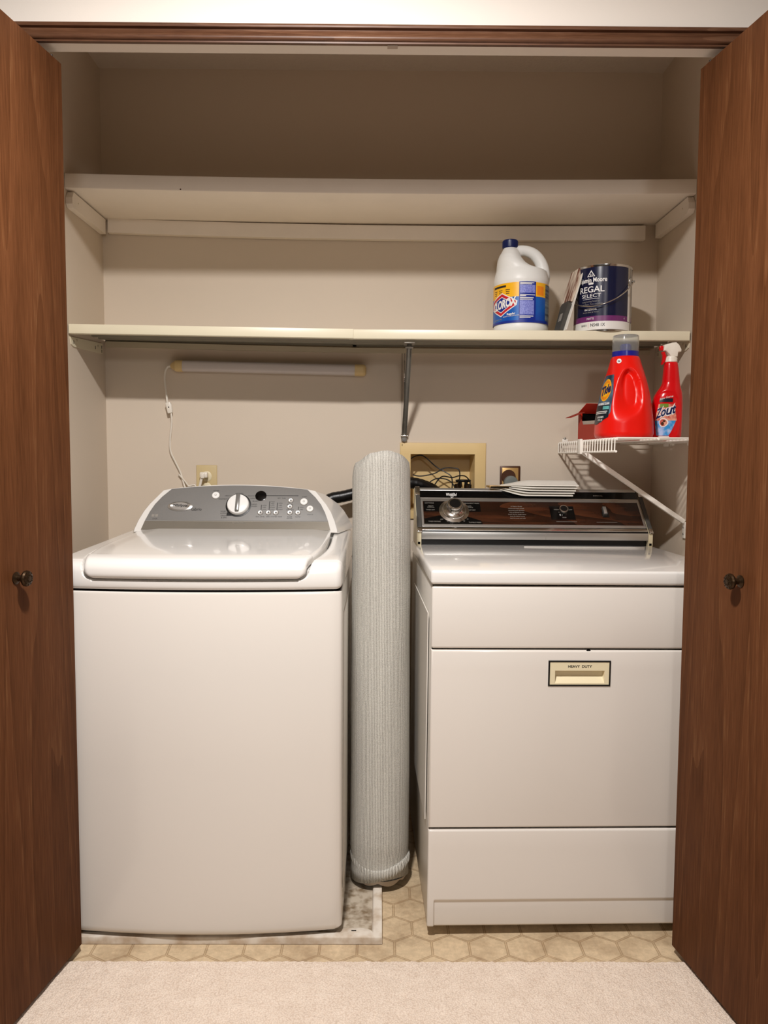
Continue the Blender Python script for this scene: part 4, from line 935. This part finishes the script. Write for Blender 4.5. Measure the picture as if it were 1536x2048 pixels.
A_, B_ = on_can(EA, CR+.008, .1495), on_can(EA-180, CR+.008, .1495); mid = (A_+B_)/2; hx = (A_-B_)/2
fr_ = Vector((sin(cdeg(EA-90)), -cos(cdeg(EA-90)), 0)); dn = Vector((0, 0, -1))
P = [A_+Vector((0, 0, .002))]+[mid+hx*cos(t)*(1+.02*sin(t))+(fr_*.0975+dn*.079)*sin(t) for t in [pi*i/60 for i in range(1, 60)]]+[B_+Vector((0, 0, .002))]
b = MB(); b.tube(P, .0016, 'chrome', 8); b.build('wire_handle', pcn)

# ------------------------------------------------------------------ paint brush in a card sleeve leaning on the can
PB = (.5335, 2.325, SH)
pb = thing('paint_brush', 'black handled paint brush in a card sleeve leaning against the paint can', 'paint brush', PB, (radians(-6), radians(19.5), radians(14)))
b = MB(); b.prism([(-.034, .0005), (.034, .0005), (.034, .160), (.028, .205), (-.028, .205), (-.034, .160)], .0045, .0062, 'paper', Matrix(((0, 0, 1, 0), (1, 0, 0, 0), (0, 1, 0, 0), (0, 0, 0, 1)))); b.build('card_sleeve', pb)
Tq = Matrix(((0, 0, 1, 0), (1, 0, 0, 0), (0, 1, 0, 0), (0, 0, 0, 1)))
b = MB(); b.prism([(-.018, .001), (.018, .001), (.020, .050), (.024, .084), (.018, .092), (-.018, .092), (-.024, .084), (-.020, .050)], -.009, .0044, 'trimgrey', Tq, r=.003); b.build('handle', pb)
b = MB(); b.prism([(-.008, .030), (.008, .030), (.008, .055), (-.008, .055)], -.0096, -.0088, 'greyink', Tq); b.build('handle_label', pb)
b = MB(); b.prism([(-.024, .092), (.024, .092), (.029, .150), (.024, .198), (-.020, .200), (-.029, .150)], -.006, .0044, 'bristle', Tq, r=.003); b.build('bristles', pb)

# ------------------------------------------------------------------ detergent bottle on the wire shelf
BZ = WZ+.0002
DB = (.684, 2.168, BZ)
de = thing('detergent_bottle', 'large red laundry detergent bottle with a clear cap on the wire shelf', 'bottle', DB, (0, 0, radians(0)))
# local axes: label on -x, handle side towards -y
DW = [(0, (.066, .070, 0, 0)), (.004, (.0735, .078, 0, 0)), (.014, (.0765, .081, 0, 0)), (.05, (.0745, .080, 0, 0)), (.09, (.0690, .078, .001, .002)), (.13, (.0610, .073, .002, .004)), (.165, (.0530, .066, .002, .006)), (.190, (.0465, .057, .003, .008)), (.210, (.0420, .047, .003, .009)), (.222, (.0395, .041, .003, .010)), (.2285, (.0360, .0365, .003, .010)), (.231, (.030, .030, .003, .010))]
def dpos(a, z, off=0):
    rx, ry, cx, cy = lerp_tab(DW, z); e = 2.6-.5*sstep(.15, .225, z)
    c, s = sin(a), -cos(a); x = math.copysign(abs(c)**(2/e), c); y = math.copysign(abs(s)**(2/e), s)
    # grip hollow on the camera side, between label and handle rib
    g = 0
    aa = ((a-radians(-12)+pi) % (2*pi))-pi
    u = aa/.57; v = (z-.118)/.074
    q = u*u+v*v-.35*u*v
    ur = sstep(-.7, .5, (u+.8*v)/1.3); g = .021*sstep(1.02, -.5+1.15*ur, q)
    return Vector((cx+(rx+off-g)*x, cy+(ry+off-g)*y, z))
zs = [0, .0015, .004, .009, .014]+[.014+.2085*i/70 for i in range(1, 71)]+[.2250, .2285, .230, .231]
b = MB(); b.rings([[dpos(2*pi*i/96, z) for i in range(96)] for z in zs], 'red'); bo = b.build('bottle', de, sharp=70)
CT0 = (.003, .010)
b = MB(); b.lathe([(.0345, .2275), (.0362, .229), (.0362, .2425), (.0340, .2435)], 'bluecap', 48, Matrix.Translation((CT0[0], CT0[1], 0)))
b.lathe([(.021, .240), (.016, .2425), (.0155, .262), (.0135, .264)], 'bluecap', 30, Matrix.Translation((CT0[0], CT0[1], 0))); b.build('spout_collar', de)
b = MB(); b.lathe([(.0358, .2427), (.0360, .262), (.0352, .284), (.0335, .2878), (.004, .2882), (.004, .2868), (.0322, .2864), (.0338, .283), (.0346, .262), (.0344, .2427)], 'clear', 48, Matrix.Translation((CT0[0], CT0[1], 0)), caps=(False, False)); b.build('cap', de)
def patch(mb, pos, a0, a1, z0, z1, m, off, shape=None, nu=16, nv=24):
    def fn(u, v):
        z = z0+(z1-z0)*v; w0, w1 = (0, 1) if shape is None else shape(v)
        return pos(a0+(a1-a0)*(w0+(w1-w0)*u), z, off)
    mb.grid(fn, nu, nv, m)
b = MB(); b.keep = True
lab_shape = lambda v: (.0+.38*max(0, v-.45)/.55 if v > .45 else .28*max(0, .14-v)/.14, 1-.10*max(0, v-.6)/.4-(.45*max(0, .2-v)/.2)**1.3)
patch(b, dpos, -2.15, -.80, .045, .176, 'slate', .0007, lab_shape); patch(b, dpos, -2.10, -.88, .040, .092, 'darklabel', .0009, lambda v: (.25*max(0, .3-v)/.3, 1-.55*max(0, .35-v)/.35))
def oval(mb, pos, ac, zc, ra, rz, m, off, n=26):
    V = [pos(ac, zc, off)]; 
    for k in (.5, 1): V += [pos(ac+ra*k*cos(2*pi*i/n), zc+rz*k*sin(2*pi*i/n), off) for i in range(n)]
    F = [(0, 1+i, 1+(i+1) % n) for i in range(n)]+[(1+i, 1+n+i, 1+n+(i+1) % n, 1+(i+1) % n) for i in range(n)]
    mb.add(V, F, m)
oval(b, dpos, -1.32, .134, .36, .031, 'yellow', .0011); oval(b, dpos, -1.32, .134, .32, .0275, 'orange', .0013); oval(b, dpos, -1.32, .134, .25, .020, 'yellow', .0015)
tw = lambda ac, z0, k=0, sc_=12.5, off=.0018: (lambda a, c, z: dpos(ac+a*sc_, z0+c+k*a, off+z))
b.text('Tide', .034, 'navy', fn=tw(-1.30, .134, .2), bold=.04, width=.052)
b.text('HYGIENIC CLEAN', .0085, 'whiteink', fn=tw(-1.27, .0955), width=.056, bold=.02)
patch(b, dpos, -1.28, -.90, .080, .089, 'teal', .0012, None, 6, 3)
for z, w_ in ((.0735, 1), (.0690, .95)): patch(b, dpos, -1.75, -1.75+.78*w_, z, z+.0022, 'whiteink', .0012, None, 8, 1)
b.text('64 LOADS', .0075, 'whiteink', fn=tw(-1.34, .059)); b.text('92 FL OZ', .0065, 'whiteink', fn=tw(-1.34, .051))
b.build('label', de, sharp=60)
b = MB(); b.keep = True; oval(b, dpos, -.72, .2135, .17, .0068, 'whiteink', .0008); b.text('he', .008, 'navy', fn=tw(-.72, .2135, 0, 22, .001), bold=.02); b.build('round_sticker', de, sharp=60)

# ------------------------------------------------------------------ stain remover spray
SB = (.8115, 2.19, BZ)
sp = thing('spray_bottle', 'red stain remover spray bottle with a white trigger head on the wire shelf', 'bottle', SB, (0, 0, radians(-4)))
SW_ = [(0, (.034, .022, 0)), (.003, (.0385, .027, 0)), (.010, (.0415, .029, 0)), (.06, (.0425, .030, .0)), (.100, (.0415, .030, .001)), (.120, (.0385, .0295, .003)), (.134, (.0335, .028, .006)), (.146, (.0275, .025, .0085)), (.158, (.0235, .0225, .0100)), (.180, (.0215, .021, .0095)), (.200, (.0195, .0195, .0090)), (.212, (.0180, .018, .0085)), (.217, (.0155, .0155, .0085)), (.219, (.012, .012, .0085))]
def spos(a, z, off=0):
    rx, ry, cx = lerp_tab(SW_, z); e = 2.5
    c, s = sin(a), -cos(a)
    k = 0
    if z < .140:                                                     # label panel set into the front, with a raised rib right of it
        aa = ((a+pi) % (2*pi))-pi; u = (aa+.35)/1.15; v = (z-.068)/.066; q = u*u+v*v*(1 if v > 0 else .8)
        k = .0022*sstep(1.05, .92, q)
    return Vector((cx+(rx+off-k)*math.copysign(abs(c)**(2/e), c), (ry+off-k)*math.copysign(abs(s)**(2/e), s), z))
zs = [0, .0012, .003, .006, .010]+[.010+.202*i/60 for i in range(1, 61)]+[.2145, .217, .219]
b = MB(); b.rings([[spos(2*pi*i/72, z) for i in range(72)] for z in zs], 'red2'); b.build('bottle', sp, sharp=70)
b = MB(); TC = Matrix.Translation((.0085, 0, 0)); b.lathe([(.0165, .2165), (.0172, .218), (.0150, .2300), (.0115, .2335)], 'whiteplastic', 32, TC)
for i in range(32): b.box(-.0006, .0006, .0152, .0168, .2185, .228, 'whiteplastic', T=TC @ Matrix.Rotation(2*pi*i/32, 4, 'Z') @ Matrix.Rotation(radians(0), 4, 'X'))
b.build('screw_collar', sp)
b = MB(); hd = [(-.0195, .2475), (-.0175, .2645), (.004, .2705), (.0150, .2715), (.0235, .2640), (.0300, .2510), (.0290, .2450), (.0210, .2435), (.0195, .2310), (.0010, .2310), (-.0040, .2385), (-.0130, .2470)]
b.prism(hd, -.0125, .0125, 'whiteplastic', Matrix(((1, 0, 0, .004), (0, 0, -1, 0), (0, 1, 0, 0), (0, 0, 0, 1))), r=.004); b.build('spray_head', sp)
b = MB(); tg = [(-.0190, .2450), (-.0110, .2460), (-.0055, .2330), (-.0095, .2170), (-.0160, .2090), (-.0185, .2110), (-.0145, .2270), (-.0150, .2360)]
b.prism(tg, -.006, .006, 'red2', Matrix(((1, 0, 0, .000), (0, 0, -1, 0), (0, 1, 0, 0), (0, 0, 0, 1))), r=.0015); b.box(-.0245, -.0150, -.0075, .0075, .2490, .2620, 'red2', r=.002); b.build('trigger', sp)
b = MB(); b.keep = True
shp = lambda v: (.02+.30*max(0, v-.55)/.45+.14*max(0, .25-v)/.25, 1-.38*max(0, v-.4)/.6-.28*max(0, .45-v)/.45)
patch(b, spos, -1.05, .62, .010, .052, 'sky', .0006, lambda v: (.12*(1-v), .62+.25*v)); patch(b, spos, -1.05, .50, .052, .098, 'peach', .0006, lambda v: (.02+.18*v, .98-.14*v))
patch(b, spos, -.62, -.05, .089, .099, 'green', .0008, None, 6, 3); patch(b, spos, -.72, .12, .1035, .114, 'darklabel', .0007, None, 8, 3); patch(b, spos, -.70, .02, .0060, .0085, 'whiteink', .0007, None, 8, 1)
sw2 = lambda ac, z0, k=0, sc_=24, off=.0012: (lambda a, c, z: spos(ac+a*sc_, z0+c+k*a, off+z))
b.text('Stains Gone', .0085, 'whiteink', fn=sw2(-.30, .1155, .28), width=.034)
for o_, m_, bo_ in ((.0010, 'whiteink', .09), (.0014, 'navy', .03)): b.text('Zout', .036, m_, fn=sw2(-.30, .0765, .35, 24, o_), bold=bo_, width=.052, shear=.2)
oval(b, spos, -.32, .0465, .30, .0125, 'whiteink', .0012); oval(b, spos, -.32, .0465, .24, .0098, 'peach', .0015); oval(b, spos, -.36, .0435, .10, .0050, 'brownmetal', .0017); oval(b, spos, -.25, .0505, .09, .0028, 'brownmetal', .0017)
b.build('label', sp, sharp=60)

# ------------------------------------------------------------------ small open carton beside the detergent
CX = (.7020, 2.405, BZ+.0002)
ca = thing('carton', 'small torn open red carton behind the detergent bottle on the wire shelf', 'box', CX, (0, 0, radians(20)))
b = MB(); w_, d_, h_ = .062, .055, .088; t_ = .0012
Tl = Matrix(((0, 0, 1, 0), (1, 0, 0, 0), (0, 1, 0, 0), (0, 0, 0, 1)))
b.prism([(-d_, 0), (d_, 0), (d_, h_), (.050, h_), (.030, .050), (-.028, .050), (-.048, h_), (-d_, h_)], -w_, -w_+t_, 'redside', Tl)
b.box(-w_, w_, -d_, -d_+t_, 0, h_, 'redcard').box(-w_, w_, d_-t_, d_, 0, h_, 'redcard').box(w_-t_, w_, -d_, d_, 0, h_, 'redside').box(-w_, w_, -d_, d_, 0, t_, 'card')
b.box(-w_+.014, w_-t_, -d_+t_, -d_+2*t_, t_, h_-.002, 'gap').box(-w_+.014, w_-t_, d_-2*t_, d_-t_, t_, h_-.002, 'gap').box(w_-2*t_, w_-t_, -d_+t_, d_-t_, t_, h_-.002, 'gap')
b.box(-w_+.004, w_-.03, -d_+.006, d_-.006, t_, .061, 'card'); b.build('box', ca)
b = MB(); b.box(-.026, -.012, -d_-.0006, -d_-.0002, h_-.020, h_-.006, 'whiteink').box(-.022, -.016, -d_-.0009, -d_-.0005, h_-.016, h_-.010, 'redlogo')
b.build('printed_mark', ca); b = MB()
b.lathe([(.008, 0), (.008, .0005)], 'navy', 20, Matrix.Translation((-.006, -d_-.0002, .020)) @ Matrix.Rotation(pi/2, 4, 'X')); b.lathe([(.0045, .0004), (.0045, .0008)], 'whiteink', 16, Matrix.Translation((-.005, -d_-.0003, .021)) @ Matrix.Rotation(pi/2, 4, 'X')); b.build('printed_mark', ca)
b = MB(); b.box(-.052, 0, .022, .052, -.0006, .0006, 'redside', T=Matrix.Translation((-w_, 0, h_)) @ Matrix.Rotation(radians(-20), 4, 'Y')); b.build('side_flap', ca)
b = MB(); b.box(-w_, w_, -.0006, .0006, 0, .05, 'redcard', T=Matrix.Translation((0, d_, h_)) @ Matrix.Rotation(radians(58), 4, 'X')); b.build('lid_flap', ca)
